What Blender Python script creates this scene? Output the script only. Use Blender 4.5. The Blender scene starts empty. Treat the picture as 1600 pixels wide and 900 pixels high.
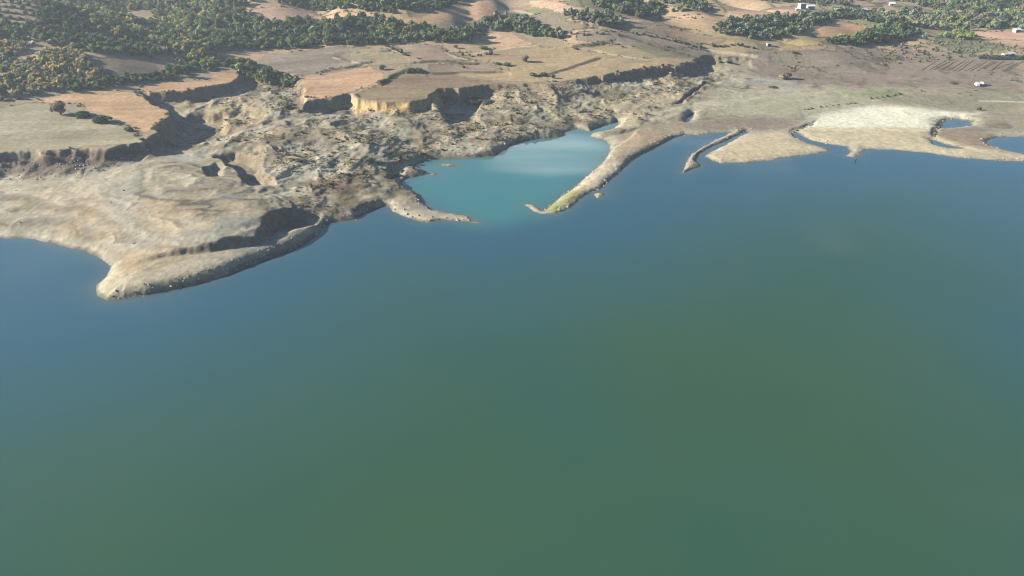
import bpy, math, random
import numpy as np

R_ = math.radians
scene = bpy.context.scene
C = scene.collection
random.seed(7)
rng = np.random.default_rng(11)

# ------------------------------------------------------------------ camera
CAM_H, PITCH, FPX = 100.0, R_(28.5), 1600 * 24 / 36
cd = bpy.data.cameras.new('camera')
cd.lens, cd.sensor_width, cd.clip_start, cd.clip_end = 24, 36, 0.5, 20000
cam = bpy.data.objects.new('camera', cd)
cam.location = (0, 0, CAM_H)
cam.rotation_euler = (R_(90) - PITCH, 0, 0)
C.objects.link(cam)
scene.camera = cam

# ------------------------------------------------------------------ sky, sun, exposure
SUN_ELEV = R_(22)
SUN_AZ = R_(-88)            # compass angle from +Y towards +X: the sun stands to the left
w = bpy.data.worlds.new('World')
scene.world = w
w.use_nodes = True
nt = w.node_tree
nt.nodes.clear()
sky = nt.nodes.new('ShaderNodeTexSky')
sky.sky_type = 'NISHITA'
sky.sun_disc = False
sky.sun_elevation = SUN_ELEV
sky.sun_rotation = SUN_AZ
sky.air_density, sky.dust_density, sky.ozone_density = 1.0, 0.1, 4.0
# thin scattered clouds all over the sky: noise on a flat layer overhead
geo = nt.nodes.new('ShaderNodeTexCoord')
sep = nt.nodes.new('ShaderNodeSeparateXYZ')
nt.links.new(geo.outputs['Generated'], sep.inputs[0])


def wmath(op, a, b=None):
    n = nt.nodes.new('ShaderNodeMath')
    n.operation = op
    for i, v in enumerate((a, b)):
        if v is None:
            continue
        if isinstance(v, (int, float)):
            n.inputs[i].default_value = v
        else:
            nt.links.new(v, n.inputs[i])
    return n.outputs[0]


zc = wmath('MAXIMUM', sep.outputs['Z'], 0.03)
cx = wmath('DIVIDE', sep.outputs['X'], zc)
cy = wmath('DIVIDE', sep.outputs['Y'], zc)
comb = nt.nodes.new('ShaderNodeCombineXYZ')
nt.links.new(cx, comb.inputs[0])
nt.links.new(cy, comb.inputs[1])
noi = nt.nodes.new('ShaderNodeTexNoise')
noi.inputs['Scale'].default_value = 0.85
noi.inputs['Detail'].default_value = 5
noi.inputs['Roughness'].default_value = 0.55
noi.inputs['Distortion'].default_value = 0.4
off = nt.nodes.new('ShaderNodeVectorMath')
off.operation = 'ADD'
CLOUD_OFF = (3.1, 1.7, 0.0)
off.inputs[1].default_value = CLOUD_OFF
nt.links.new(comb.outputs[0], off.inputs[0])
nt.links.new(off.outputs[0], noi.inputs['Vector'])
ramp = nt.nodes.new('ShaderNodeMapRange')
ramp.inputs['From Min'].default_value = 0.60
ramp.inputs['From Max'].default_value = 0.80
ramp.inputs['To Max'].default_value = 0.5
nt.links.new(noi.outputs['Fac'], ramp.inputs['Value'])
# the one cloud bank that the calm lagoon mirrors (it stands about 18 degrees up, straight over the hills)
dx = wmath('SUBTRACT', cx, 0.20)
dy = wmath('SUBTRACT', cy, 3.22)
bank = wmath('ADD', wmath('POWER', wmath('MULTIPLY', dx, 2.7), 2), wmath('POWER', wmath('MULTIPLY', dy, 2.9), 2))
bank = wmath('SUBTRACT', 1.05, wmath('ADD', bank, wmath('MULTIPLY', wmath('SUBTRACT', noi.outputs['Fac'], 0.5), 1.3)))
bank = wmath('MULTIPLY', wmath('MINIMUM', wmath('MAXIMUM', wmath('MULTIPLY', bank, 1.7), 0.0), 1.0), 0.85)
fac = wmath('MAXIMUM', ramp.outputs[0], bank)
mix = nt.nodes.new('ShaderNodeMix')
mix.data_type = 'RGBA'
nt.links.new(fac, mix.inputs['Factor'])
nt.links.new(sky.outputs[0], mix.inputs[6])
mix.inputs[7].default_value = (14, 14, 14.4, 1)
bg = nt.nodes.new('ShaderNodeBackground')
bg.inputs['Strength'].default_value = 0.055
nt.links.new(mix.outputs[2], bg.inputs['Color'])
wo = nt.nodes.new('ShaderNodeOutputWorld')
nt.links.new(bg.outputs[0], wo.inputs[0])

sd = bpy.data.lights.new('sun', 'SUN')
sd.energy, sd.angle, sd.color = 5.0, R_(0.53), (1.0, 0.93, 0.83)
sun = bpy.data.objects.new('sun', sd)
sun.location = (-200, 300, 400)
sun.rotation_euler = (R_(90) - SUN_ELEV, 0, -SUN_AZ + math.pi)
C.objects.link(sun)

scene.view_settings.view_transform = 'Standard'
scene.view_settings.look = 'None'
scene.view_settings.gamma = 1
scene.view_settings.exposure = 1.38
scene.render.engine = 'CYCLES'
scene.cycles.use_denoising = True
scene.cycles.filter_width = 1.1
scene.cycles.use_adaptive_sampling = False
scene.cycles.max_bounces = 3
scene.cycles.diffuse_bounces = 0
scene.cycles.volume_bounces = 0


# ------------------------------------------------------------------ helpers
def lin(c, k=1.0):
    """photo-like 0..255 colour to a linear albedo, scaled"""
    c = np.asarray(c, float) / 255
    return np.where(c <= 0.04045, c / 12.92, ((c + 0.055) / 1.055) ** 2.4) * k


def unproj(u, v, z):
    a, b = (u - 800) / FPX, (450 - v) / FPX
    d = (a, math.cos(PITCH) + b * math.sin(PITCH), -math.sin(PITCH) + b * math.cos(PITCH))
    t = (z - CAM_H) / d[2]
    return t * d[0], t * d[1]


def hash2(ix, iy, seed):
    h = (ix * 374761393 + iy * 668265263 + seed * 974634777) & 0xFFFFFFFF
    h = ((h ^ (h >> 13)) * 1274126177) & 0xFFFFFFFF
    h = h ^ (h >> 16)
    return (h & 0xFFFFFF).astype(np.float32) / 16777215.0


def vnoise(x, y, seed=0):
    fx, fy = np.floor(x), np.floor(y)
    ix, iy = fx.astype(np.int64), fy.astype(np.int64)
    tx, ty = (x - fx).astype(np.float32), (y - fy).astype(np.float32)
    tx = tx * tx * tx * (tx * (tx * 6 - 15) + 10)
    ty = ty * ty * ty * (ty * (ty * 6 - 15) + 10)
    a, b = hash2(ix, iy, seed), hash2(ix + 1, iy, seed)
    c, d = hash2(ix, iy + 1, seed), hash2(ix + 1, iy + 1, seed)
    return (a + (b - a) * tx) * (1 - ty) + (c + (d - c) * tx) * ty


def fbm(x, y, scale, octv=4, seed=0, gain=0.5):
    """-1..1"""
    s, amp, tot = 0, 1.0, 0
    for o in range(octv):
        k = 2 ** o / scale
        s = s + amp * (vnoise(x * k + 13.7 * o, y * k - 7.3 * o, seed + o) * 2 - 1)
        tot += amp
        amp *= gain
    return s / tot


def ridged(x, y, scale, octv=4, seed=0, gain=0.5):
    """0..1, sharp crests"""
    s, amp, tot = 0, 1.0, 0
    for o in range(octv):
        k = 2 ** o / scale
        n = 1 - np.abs(vnoise(x * k + 3.1 * o, y * k + 5.9 * o, seed + o) * 2 - 1)
        s = s + amp * n * n
        tot += amp
        amp *= gain
    return s / tot


def sstep(a, b, x):
    t = np.clip((x - a) / (b - a), 0, 1)
    return t * t * (3 - 2 * t)


def sdf(px, py, poly):
    """signed distance (+ inside) and index of the nearest segment"""
    P = np.asarray(poly, np.float32)
    best = np.full(px.shape, 1e12, np.float32)
    idx = np.zeros(px.shape, np.int16)
    ins = np.zeros(px.shape, bool)
    n = len(P)
    for i in range(n):
        ax, ay = P[i]
        bx, by = P[(i + 1) % n]
        ex, ey = bx - ax, by - ay
        wx, wy = px - ax, py - ay
        t = np.clip((wx * ex + wy * ey) / max(ex * ex + ey * ey, 1e-6), 0, 1)
        d = (wx - ex * t) ** 2 + (wy - ey * t) ** 2
        m = d < best
        best[m] = d[m]
        idx[m] = i
        if ay != by:
            cr = ((ay <= py) & (by > py)) | ((by <= py) & (ay > py))
            ins ^= cr & (px < ax + (py - ay) * ex / (by - ay))
    d = np.sqrt(best)
    return np.where(ins, d, -d), idx


def inside(px, py, poly):
    P = np.asarray(poly, float)
    out = np.zeros(px.shape, bool)
    bb = (px >= P[:, 0].min()) & (px <= P[:, 0].max()) & (py >= P[:, 1].min()) & (py <= P[:, 1].max())
    qx, qy = px[bb], py[bb]
    ins = np.zeros(qx.shape, bool)
    n = len(P)
    for i in range(n):
        ax, ay = P[i]
        bx, by = P[(i + 1) % n]
        if ay != by:
            cr = ((ay <= qy) & (by > qy)) | ((by <= qy) & (ay > qy))
            ins ^= cr & (qx < ax + (qy - ay) * (bx - ax) / (by - ay))
    out[bb] = ins
    return out


def rbf(ctrl, px, py, c=14.0, lam=0.6):
    P = np.array([(x, y) for x, y, z in ctrl])
    Z = np.array([z for x, y, z in ctrl])
    m = Z.mean()
    D = np.sqrt(((P[:, None] - P[None]) ** 2).sum(-1) + c * c)
    W = np.linalg.solve(D - np.eye(len(P)) * lam * c, Z - m)
    out = np.full(px.shape, m, np.float32)
    for (x, y), k in zip(P, W):
        out += np.float32(k) * np.sqrt((px - np.float32(x)) ** 2 + (py - np.float32(y)) ** 2 + np.float32(c * c))
    return out


# ------------------------------------------------------------------ terrain: sampling grid
az = np.concatenate([np.linspace(-180, -60, 25)[:-1], np.linspace(-60, -42.5, 18)[:-1],
                     np.linspace(-42.5, 42.5, 1040),
                     np.linspace(42.5, 60, 18)[1:], np.linspace(60, 180, 25)[1:]])
rr = np.concatenate([np.array([1, 20, 50, 80, 110, 135]), np.geomspace(150, 1060, 590),
                     np.geomspace(1060, 4600, 42)[1:]])
AZ, RR = np.meshgrid(np.radians(az), rr)              # rows = range, columns = azimuth
X = (RR * np.sin(AZ)).astype(np.float32)
Y = (RR * np.cos(AZ)).astype(np.float32)
nr, na = X.shape

# rim of the farmed upland above the eroded lake bed: (u, v, rim height, width of the bank in metres)
RIM = [(-700, 215, 13, 9), (-300, 235, 12.5, 9), (-60, 246, 12, 9), (0, 243, 12, 9), (60, 240, 12, 9), (130, 232, 12, 8), (200, 226, 12, 4),
       (228, 222, 12, 4), (232, 213, 12.2, 3.5), (246, 199, 12.5, 3.5), (271, 181, 13, 3.5), (268, 172, 13.4, 4),
       (246, 161, 13.8, 4), (222, 150, 14, 4), (216, 145, 14.2, 4), (240, 146, 14, 4), (290, 145, 14, 4),
       (335, 135, 14, 4), (365, 129, 14.3, 4), (377, 121, 14.8, 5), (380, 110, 15.5, 8), (405, 112, 15, 9),
       (440, 118, 14.2, 8), (463, 126, 13.4, 6), (468, 142, 12.6, 5), (474, 160, 12, 4), (505, 156, 12, 4), (545, 147, 12, 4),
       (554, 153, 12, 4), (575, 159, 12, 3.5), (602, 162, 12, 3), (640, 160, 12, 3), (664, 155, 12, 3), (666, 148, 12, 3),
       (690, 140, 12, 3.5), (738, 138, 11.5, 4), (762, 136, 11, 4), (812, 133, 11, 4), (870, 129, 11, 4), (902, 126, 11, 5),
       (950, 119, 11.5, 5), (1000, 108, 12, 5), (1060, 103, 11.5, 5), (1098, 92, 9.5, 6), (1122, 92, 8, 12), (1170, 98, 6, 30),
       (1260, 103, 5.2, 40), (1400, 106, 4.6, 40), (1600, 108, 4.6, 40), (2300, 110, 5, 40)]
HIGH = [(u, v, z) for u, v, z, _ in RIM if u > -200 and u < 1700] + [
    (20, 190, 13.5), (100, 200, 13), (150, 160, 14.5), (60, 155, 15.5), (0, 160, 15), (130, 130, 18), (60, 120, 22), (0, 100, 25.5), (100, 95, 26),
    (180, 105, 23), (220, 115, 19), (250, 125, 16.5), (60, 70, 32), (150, 80, 29), (230, 90, 23), (0, 50, 37), (80, 45, 38), (150, 60, 31), (200, 75, 27),
    (10, 15, 47), (60, 12, 47), (72, 22, 44), (98, 27, 35.5), (120, 33, 33), (130, 27, 33), (40, 0, 51), (0, 0, 51), (180, 12, 28), (200, 32, 27), (240, 30, 30), (250, 55, 27), (270, 70, 25),
    (300, 60, 23.5), (310, 95, 18), (350, 100, 16.5), (340, 50, 28), (330, 25, 33), (290, 10, 38), (240, 0, 40), (380, 60, 24), (420, 45, 29), (400, 25, 34), (430, 22, 35), (450, 30, 33),
    (440, 70, 21.5), (520, 65, 22.5), (600, 60, 23), (680, 60, 22), (400, 85, 18), (460, 95, 17), (520, 85, 18), (560, 105, 14.5), (600, 90, 17), (640, 100, 15), (520, 130, 13),
    (540, 40, 30), (620, 38, 30), (700, 40, 28), (560, 22, 34), (640, 30, 32), (500, 15, 37), (420, 3, 42), (560, 3, 42), (680, 12, 33), (720, 25, 33), (760, 5, 40), (780, 30, 29),
    (750, 60, 20.5), (800, 62, 20), (740, 85, 15.5), (690, 90, 16.5), (720, 110, 12.5), (800, 100, 13.5), (620, 140, 12.2), (700, 128, 12), (820, 120, 12), (870, 100, 13), (850, 80, 16),
    (850, 30, 29), (900, 40, 25), (960, 50, 21), (930, 70, 17.5), (1000, 75, 15.5), (960, 95, 13.5), (1050, 90, 12.2), (880, 10, 36), (950, 10, 34), (1040, 5, 33), (1000, 30, 26),
    (1060, 45, 19.5), (1100, 65, 14), (1150, 80, 9.5), (1130, 55, 15.5), (1180, 45, 19), (1240, 38, 20), (1290, 32, 20.5), (1230, 60, 12.5), (1140, 20, 25), (1210, 17, 23), (1280, 12, 23),
    (1300, 60, 12.5), (1330, 32, 20), (1360, 48, 15), (1380, 55, 13), (1300, 78, 8.5), (1400, 75, 7.5), (1430, 62, 8.8), (1400, 25, 15), (1450, 40, 11), (1500, 60, 8.3), (1600, 60, 8),
    (1550, 85, 6), (1480, 90, 6.2), (1500, 25, 14), (1600, 25, 13), (1450, 5, 18), (1600, 0, 18), (1300, 0, 25)]
LOW = [(0, 290, 5), (60, 290, 5.2), (150, 275, 5.8), (225, 250, 6.4), (-100, 280, 5), (0, 335, 3.2), (100, 325, 5), (150, 350, 4.2), (90, 360, 2.2),
       (270, 262, 8.2), (270, 295, 8.3), (310, 325, 7.5), (220, 335, 6.2), (360, 325, 7.6), (400, 320, 7.8), (425, 330, 7.4), (300, 375, 6), (240, 388, 4.5), (250, 425, 3.2), (350, 400, 3.6),
       (200, 405, 3.2), (350, 370, 6.6), (395, 355, 7), (190, 300, 6.4), (340, 280, 8.2), (440, 385, 3.0),
       (300, 222, 5), (325, 195, 5.5), (285, 205, 4.5), (300, 165, 8.6), (340, 150, 9), (380, 140, 9.5), (420, 140, 9.5), (360, 240, 6), (380, 270, 5.2), (420, 250, 6), (430, 210, 8), (450, 180, 8.6), (470, 170, 7.6), (500, 195, 8),
       (540, 175, 7), (550, 240, 5.4), (600, 230, 5), (480, 300, 4.2), (440, 290, 4.8), (560, 285, 4), (610, 290, 2.4), (500, 335, 1.8), (560, 325, 2.2), (610, 205, 6), (600, 185, 6), (690, 215, 3.2), (760, 222, 2.4),
       (690, 178, 6.5), (678, 165, 8.5), (702, 195, 3.4), (730, 170, 2.6), (800, 180, 5), (770, 150, 7), (850, 165, 5.6), (850, 144, 9), (800, 150, 8.6), (900, 138, 8.6), (850, 136, 10), (800, 140, 9.8), (900, 131, 9.6), (890, 185, 2.6), (950, 160, 4.4), (930, 140, 5.2), (1000, 130, 5.4), (1000, 180, 2.4), (1000, 145, 4.8), (1080, 120, 5), (1100, 150, 3.8),
       (1060, 200, 1.3), (1100, 190, 1.4), (1200, 190, 1.2), (1200, 225, 1), (1300, 180, 1.5), (1400, 205, 1.2), (1400, 160, 2.4), (1500, 170, 1.9), (1500, 225, .9), (1600, 180, 1.5), (1250, 150, 2.8), (1160, 115, 5),
       (1300, 130, 3.6), (1450, 130, 3.2), (1600, 130, 3.1), (1300, 105, 5), (1600, 105, 4.5), (1000, 215, 2), (950, 260, 1.7), (900, 300, 1.3), (700, 335, .8)]
ring_h = [(-2500, 900, 120), (-1500, 1600, 120), (-600, 1700, 115), (300, 1800, 100), (1200, 1700, 70), (2200, 1200, 60), (-1500, 300, 90), (-900, 700, 85), (-400, 950, 72), (100, 1000, 58), (500, 1100, 48), (900, 1000, 32), (1000, 600, 12), (1800, 500, 25)]
hi_ctrl = [(*unproj(u, v, z), z) for u, v, z in HIGH] + ring_h
lo_ctrl = [(*unproj(u, v, z), z) for u, v, z in LOW] + [(-800, 300, 6), (-600, 600, 12), (700, 700, 5), (1500, 600, 8), (0, 900, 8)]
ZH = rbf(hi_ctrl, X, Y)
ZL = rbf(lo_ctrl, X, Y, c=6)

# shoreline, all at water level: (u, v, bank length in metres)
SHORE = [(-900, 335, 6), (-300, 362, 6), (0, 371, 5), (60, 375, 5), (100, 383, 5), (135, 392, 5), (158, 404, 5), (172, 416, 5), (165, 431, 5),
         (148, 446, 4), (152, 460, 3), (166, 469, 2.2), (192, 467, 1.8), (230, 461, 1.9), (280, 450, 1.9), (330, 436, 1.9), (380, 417, 1.9), (420, 403, 1.9),
         (460, 388, 1.9), (488, 371, 2), (499, 362, 2), (506, 349, 2), (530, 346, 2), (556, 343, 1.6), (563, 335, 1.6), (578, 327, 2), (597, 321, 2), (607, 322, 2),
         (614, 331, 2), (640, 341, 2), (668, 347, 2), (690, 343, 2), (712, 344, 2), (750, 349, 2), (725, 338, 2), (700, 334, 2),
         (674, 328, 2), (661, 319, 1.6), (656, 309, 1.6), (648, 302, 2), (633, 296, 2), (626, 286, 3), (634, 279, 3), (664, 275, 3),
         (667, 269, 3), (656, 263, 3), (642, 261, 3), (664, 250, 1.8), (690, 248, 1.6), (738, 247, 1.6), (774, 243, 1.6), (786, 234, 1.6),
         (800, 226, 1.6), (817, 221, 2), (842, 217, 3), (885, 212, 4), (880, 207, 4), (902, 201, 3), (920, 204, 3), (942, 195, 3), (964, 190, 3), (968, 197, 3),
         (950, 205, 3), (930, 208, 3), (922, 213, 3), (945, 218, 3), (953, 228, 2), (950, 240, 2), (944, 252, 2), (930, 266, 2), (905, 287, 2), (880, 307, 2), (856, 326, 2),
         (849, 333, 2), (868, 333, 2), (890, 324, 2), (906, 311, 2), (917, 302, 2), (936, 294, 2), (952, 280, 2), (974, 263, 1.8), (986, 250, 1.5),
         (1002, 242, 1.5), (1030, 228, 1.5), (1054, 215, 1.6), (1070, 211, 3), (1112, 209, 4), (1141, 207, 4), (1128, 214, 2), (1112, 222, 1.4), (1091, 235, 1.4), (1078, 246, 1.4),
         (1073, 257, 1.4), (1066, 270, 1.6), (1080, 265, 1.6), (1095, 260, 1.6), (1085, 251, 1.4), (1090, 240, 1.4), (1110, 230, 1.4), (1125, 224, 1.4), (1166, 205, 3), (1170, 208, 3),
         (1140, 222, 3), (1120, 234, 2.5), (1103, 244, 2), (1112, 250, 2), (1126, 255, 3), (1168, 253, 3), (1210, 250, 3), (1247, 244, 3), (1278, 240, 3), (1293, 236, 3),
         (1285, 231, 3), (1262, 225, 1.5), (1246, 217, 1.5), (1238, 209, 1.5), (1249, 208, 1.5), (1256, 214, 1.5), (1270, 219, 2), (1296, 225, 3), (1322, 229, 3),
         (1328, 236, 3), (1322, 244, 3), (1336, 246, 3), (1347, 240, 3), (1355, 234, 3), (1394, 235, 3), (1450, 239, 3), (1502, 246, 2), (1554, 250, 2),
         (1600, 251, 2), (1800, 256, 4), (2300, 262, 6)]
shore_w = [unproj(u, v, 0) for u, v, _ in SHORE] + [(1500, 330), (4800, 400), (4800, 4800), (-4800, 4800), (-4800, 250), (-900, 290)]
shore_L = np.array([l for *_, l in SHORE] + [12] * 6, np.float32)
PONDS = [[(1541, 223), (1548, 217), (1560, 214), (1600, 212), (1720, 212), (1720, 248), (1610, 243), (1576, 236), (1549, 228)],
         [(1470, 192), (1482, 186), (1500, 185), (1520, 189), (1521, 197), (1500, 199), (1470, 200)]]
WET = [[(1455, 217), (1464, 220), (1480, 226), (1505, 232), (1480, 231), (1460, 225)],
       [(1073, 192), (1082, 183), (1084, 178), (1080, 178), (1072, 188)]]
ISLETS = [[(824, 321), (832, 321), (846, 330), (862, 332), (868, 334), (845, 334), (833, 329)], [(931, 303), (940, 302), (942, 306), (934, 308)],
          [(686, 257), (705, 257), (719, 259), (700, 261)], [(662, 272), (680, 270), (692, 272), (676, 275)]]
warp = fbm(X, Y, 9, 4, 21) * 2.2 + fbm(X, Y, 30, 2, 27) * 1.2
d_sh, seg = sdf(X, Y, shore_w)
Lb = shore_L[seg]
for p in PONDS + WET:
    dp, _ = sdf(X, Y, [unproj(u, v, .2) for u, v in p])
    m = -dp < d_sh
    Lb = np.where(m, 2.0, Lb)
    d_sh = np.minimum(d_sh, -dp)
for p in ISLETS:
    dp, _ = sdf(X, Y, [unproj(u, v, 0) for u, v in p])
    m = dp > d_sh
    Lb = np.where(m, 3.0, Lb)
    d_sh = np.maximum(d_sh, dp)
far_shore = (RR - 1750 + 150 * np.sin(AZ * 5)).astype(np.float32)
d_sh = np.maximum(d_sh, np.where(np.abs(AZ) > 1.2, far_shore, -1e6))
d_sh = d_sh + warp * np.clip(np.minimum(Lb, 3.0) / 3, .35, 1) * np.clip(RR / 420, .4, 1.4)

# lower the ground inside these cuts: (polygon of (u, v, height there), floor height, edge width)
CUTS = [
    ([(150, 470, 0), (205, 415, 3.2), (256, 396, 4.4), (326, 382, 5.6), (399, 366, 6.2), (413, 350, 6.8), (421, 334, 7), (450, 326, 6), (478, 325, 5), (512, 338, 1), (505, 362, 0), (470, 395, 0), (380, 430, 0), (270, 470, 0), (170, 490, 0)], 2.9, 2.0),
    ([(411, 354, 6.8), (421, 334, 7), (450, 326, 6), (480, 326, 5), (497, 336, 2.5), (490, 352, 1.4), (440, 366, 2.8)], 1.2, 1.6),
    ([(343, 239, 7.5), (366, 236, 7), (392, 254, 5), (412, 263, 4), (422, 300, 2), (398, 292, 6), (372, 273, 7)], 2.6, 3),
    ([(671, 148, 11.5), (680, 162, 9.5), (692, 178, 6.5), (703, 193, 3.6), (742, 193, 2), (748, 168, 2.5), (742, 143, 5), (700, 142, 9)], 1.6, 2),
    ([(246, 199, 12.5), (272, 182, 13), (300, 176, 9), (350, 186, 6), (350, 212, 5), (310, 226, 5), (232, 226, 9)], 3.6, 3),
    ([(640, 161, 12), (648, 172, 9), (655, 180, 6), (676, 178, 6), (668, 160, 9)], 4.2, 1.5),
    ([(312, 262, 8.5), (336, 250, 8), (352, 262, 6), (352, 286, 4), (330, 282, 6)], 4.6, 3),
    ([(610, 252, 4.5), (668, 236, 4), (676, 243, 2), (640, 262, 0.5), (625, 282, .5), (606, 276, 4)], .7, 2.5),
    ([(1060, 158, 4.6), (1100, 128, 5), (1106, 132, 3), (1084, 150, 2), (1066, 164, 2)], 1.9, 2),
    ([(1240, 212, .8), (1236, 203, 1.2), (1262, 192, 1.5), (1276, 188, 1.5), (1270, 195, 1.2), (1252, 203, 1)], .3, 1.5),
    ([(1458, 222, 1), (1453, 208, 1.2), (1466, 190, 1.5), (1478, 183, 1.5), (1474, 192, 1), (1463, 208, .8), (1466, 221, .5)], .25, 1.5),
    ([(940, 210, 1.8), (1000, 200, 1.8), (985, 216, 1.5), (956, 234, 1.2)], 1.0, 2)]
low = ZL.copy()
# eroded relief of the old lake bed
wx, wy = X + fbm(X, Y, 40, 3, 5) * 14, Y + fbm(X, Y, 40, 3, 9) * 14
bad_poly = [unproj(u, v, 5) for u, v in [(225, 255), (300, 170), (380, 105), (470, 120), (540, 150), (640, 150), (720, 130), (1000, 115), (1110, 95), (1150, 120), (1040, 185), (900, 200), (800, 230), (640, 300), (520, 350), (430, 320), (330, 230)]]
d_bad, _ = sdf(X, Y, bad_poly)
bad = sstep(-14, 12, d_bad)
rg = ridged(wx, wy * 0.9, 46, 4, 31, .42)
low += bad * (ridged(wx * 1.1 + 60, wy, 15, 3, 37, .5) - .45) * 1.4 * np.clip(ZL / 5, .15, 1)
low += bad * (rg - 0.42) * 4.8 * np.clip(ZL / 6, .2, 1)
rg2 = ridged(X * .55 + fbm(X, Y, 25, 2, 44) * 8, Y * 1.3, 22, 4, 71)
low += (1 - bad) * (rg2 - .45) * .9 * np.clip(ZL / 5, .1, 1)
low += fbm(X, Y, 7, 4, 61) * (.22 + .38 * bad) * np.clip(ZL / 4, .1, 1)
for poly, zf, wd in CUTS:
    dc, _ = sdf(X, Y, [unproj(*p) for p in poly])
    k = sstep(-wd * .7, wd * .7, dc + warp * .7 + fbm(X, Y, 12, 2, 29) * (2.6 if wd == 3 else .6))
    low = low * (1 - k) + np.minimum(low, zf + (low - zf) * .12) * k
# beach terraces left by the falling water
stp = .85
ph = (low + fbm(X, Y, 26, 3, 77) * .7) / stp
terr = np.clip(low / 2, 0, 1) * sstep(12, 9, low)
low = low + terr * .13 * stp * np.sin(2 * np.pi * ph)
low = np.maximum(low, .12)
land = low * (1 - np.exp(-np.maximum(d_sh, 0) / Lb)) + .06
bed = -np.minimum(-np.minimum(d_sh, 0) * .22, 7.0)
zlow = np.where(d_sh > 0, land, bed)
# upland
rim_w = [unproj(u, v, z) for u, v, z, _ in RIM] + [(2500, 620), (4800, 900), (4800, 4800), (-4800, 4800), (-4800, 400)]
rim_W = np.array([q for *_, q in RIM] + [40] * 5, np.float32)
d_up, sg = sdf(X, Y, rim_w)
Wd = rim_W[sg]
gull = fbm(X, Y, 26, 2, 97) * 4.5 * np.clip(Wd / 4, .5, 1.6) + (ridged(X + 40, Y, 13, 3, 91) - .5) * np.clip(Wd, 0, 6) * 1.5 + fbm(X, Y, 5, 3, 95) * 1.1
qd = (d_up + gull * .8) / Wd
UP = np.where(Wd < 12, .62 * sstep(-.4, .25, qd) + .38 * sstep(-2.0, .0, qd + fbm(X, Y, 9, 2, 99) * .4), sstep(-.75, .25, qd))
ZH = ZH + fbm(X, Y, 120, 3, 101) * (3 + 6.5 * sstep(420, 180, X)) * sstep(440, 620, Y) + fbm(X, Y, 30, 3, 105) * .35
# folded hills: spurs and side valleys running down towards the lake
fold = fbm(X + .35 * Y + fbm(X, Y, 70, 2, 151) * 18, Y * .42, 62, 2, 155, .35) * .75
ZH = ZH + fold * (5 + 13 * sstep(330, 90, X)) * sstep(485, 610, Y + .12 * np.abs(X)) * sstep(1400, 900, RR)
BANKS = [([(655, 99), (690, 97), (748, 98)], 1.1, 14.5), ([(680, 116), (735, 113), (782, 112)], 1.1, 12.5), ([(897, 77), (925, 77), (952, 74)], .9, 16), ([(862, 113), (895, 104), (932, 95)], .8, 13),
         ([(505, 111), (540, 106), (574, 101)], .9, 14.5), ([(560, 76), (605, 75)], .8, 20), ([(930, 66), (1000, 72), (1090, 78)], .9, 16), ([(930, 60), (985, 62), (1040, 70)], .8, 18), ([(520, 88), (545, 95), (572, 101)], .7, 16),
         ([(600, 131), (612, 121), (634, 113)], .9, 12.5), ([(1270, 74), (1340, 76), (1420, 68)], .9, 9)]
bank_shade = np.zeros(X.shape, np.float32)
for pts, bh, bz in BANKS:
    P = [unproj(u, v, bz) for u, v in pts]
    dmin = np.full(X.shape, 1e9, np.float32)
    side = np.zeros(X.shape, np.float32)
    for (ax, ay), (bx, by) in zip(P[:-1], P[1:]):
        ex, ey = bx - ax, by - ay
        tt = ((X - ax) * ex + (Y - ay) * ey) / (ex * ex + ey * ey)
        tc_ = np.clip(tt, 0, 1)
        dd = np.hypot(X - ax - ex * tc_, Y - ay - ey * tc_)
        sgn = np.sign((Y - ay) * ex - (X - ax) * ey) * np.sign(ex)
        m = dd < dmin
        dmin = np.where(m, dd, dmin)
        side = np.where(m, sgn * (np.abs(tt - tc_) * math.hypot(ex, ey) < 6), side)
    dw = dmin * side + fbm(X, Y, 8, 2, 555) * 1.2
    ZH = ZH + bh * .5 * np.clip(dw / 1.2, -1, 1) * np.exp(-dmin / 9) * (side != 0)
    bank_shade = np.maximum(bank_shade, sstep(2.6, .9, np.abs(dw + .6)) * (dmin < 4))
ZH = np.maximum(ZH, ZL * .5 + .8)
far = sstep(1000, 2200, RR)
ZH = ZH * (1 - far * .25) + far * (ridged(X, Y, 700, 4, 141) * 50 - 10)
Z = zlow * (1 - UP) + ZH * UP
Z = np.where((np.abs(AZ) > 1.2) & (far_shore > 0), np.minimum(far_shore * .15, 60) * (.5 + ridged(X, Y, 600, 3, 142)), Z).astype(np.float32)
Z = np.where((RR < 150), np.minimum(Z, -3), Z)


def zat(x, y):
    """terrain height under a point"""
    a, r = math.degrees(math.atan2(x, y)), math.hypot(x, y)
    j = min(max(int(np.searchsorted(az, a)) - 1, 0), na - 2)
    i = min(max(int(np.searchsorted(rr, r)) - 1, 0), nr - 2)
    s, t = (a - az[j]) / (az[j + 1] - az[j]), (r - rr[i]) / (rr[i + 1] - rr[i])
    return float((Z[i, j] * (1 - s) + Z[i, j + 1] * s) * (1 - t) + (Z[i + 1, j] * (1 - s) + Z[i + 1, j + 1] * s) * t)


def hit(u, v):
    """where the sight line through a photo pixel meets the ground"""
    x, y = unproj(u, v, 0 if v > -100 else 0)
    a = math.degrees(math.atan2(x, y))
    slope = CAM_H / math.hypot(x, y)
    j = min(max(int(np.searchsorted(az, a)) - 1, 0), na - 2)
    s = (a - az[j]) / (az[j + 1] - az[j])
    col = Z[:, j] * (1 - s) + Z[:, j + 1] * s
    g = (CAM_H - rr * slope) - np.maximum(col, 0)
    k = np.nonzero(g < 0)[0]
    i = k[0]
    t = g[i - 1] / (g[i - 1] - g[i])
    r = rr[i - 1] + t * (rr[i] - rr[i - 1])
    x, y = r * math.sin(math.radians(a)), r * math.cos(math.radians(a))
    return x, y, zat(x, y)


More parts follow.
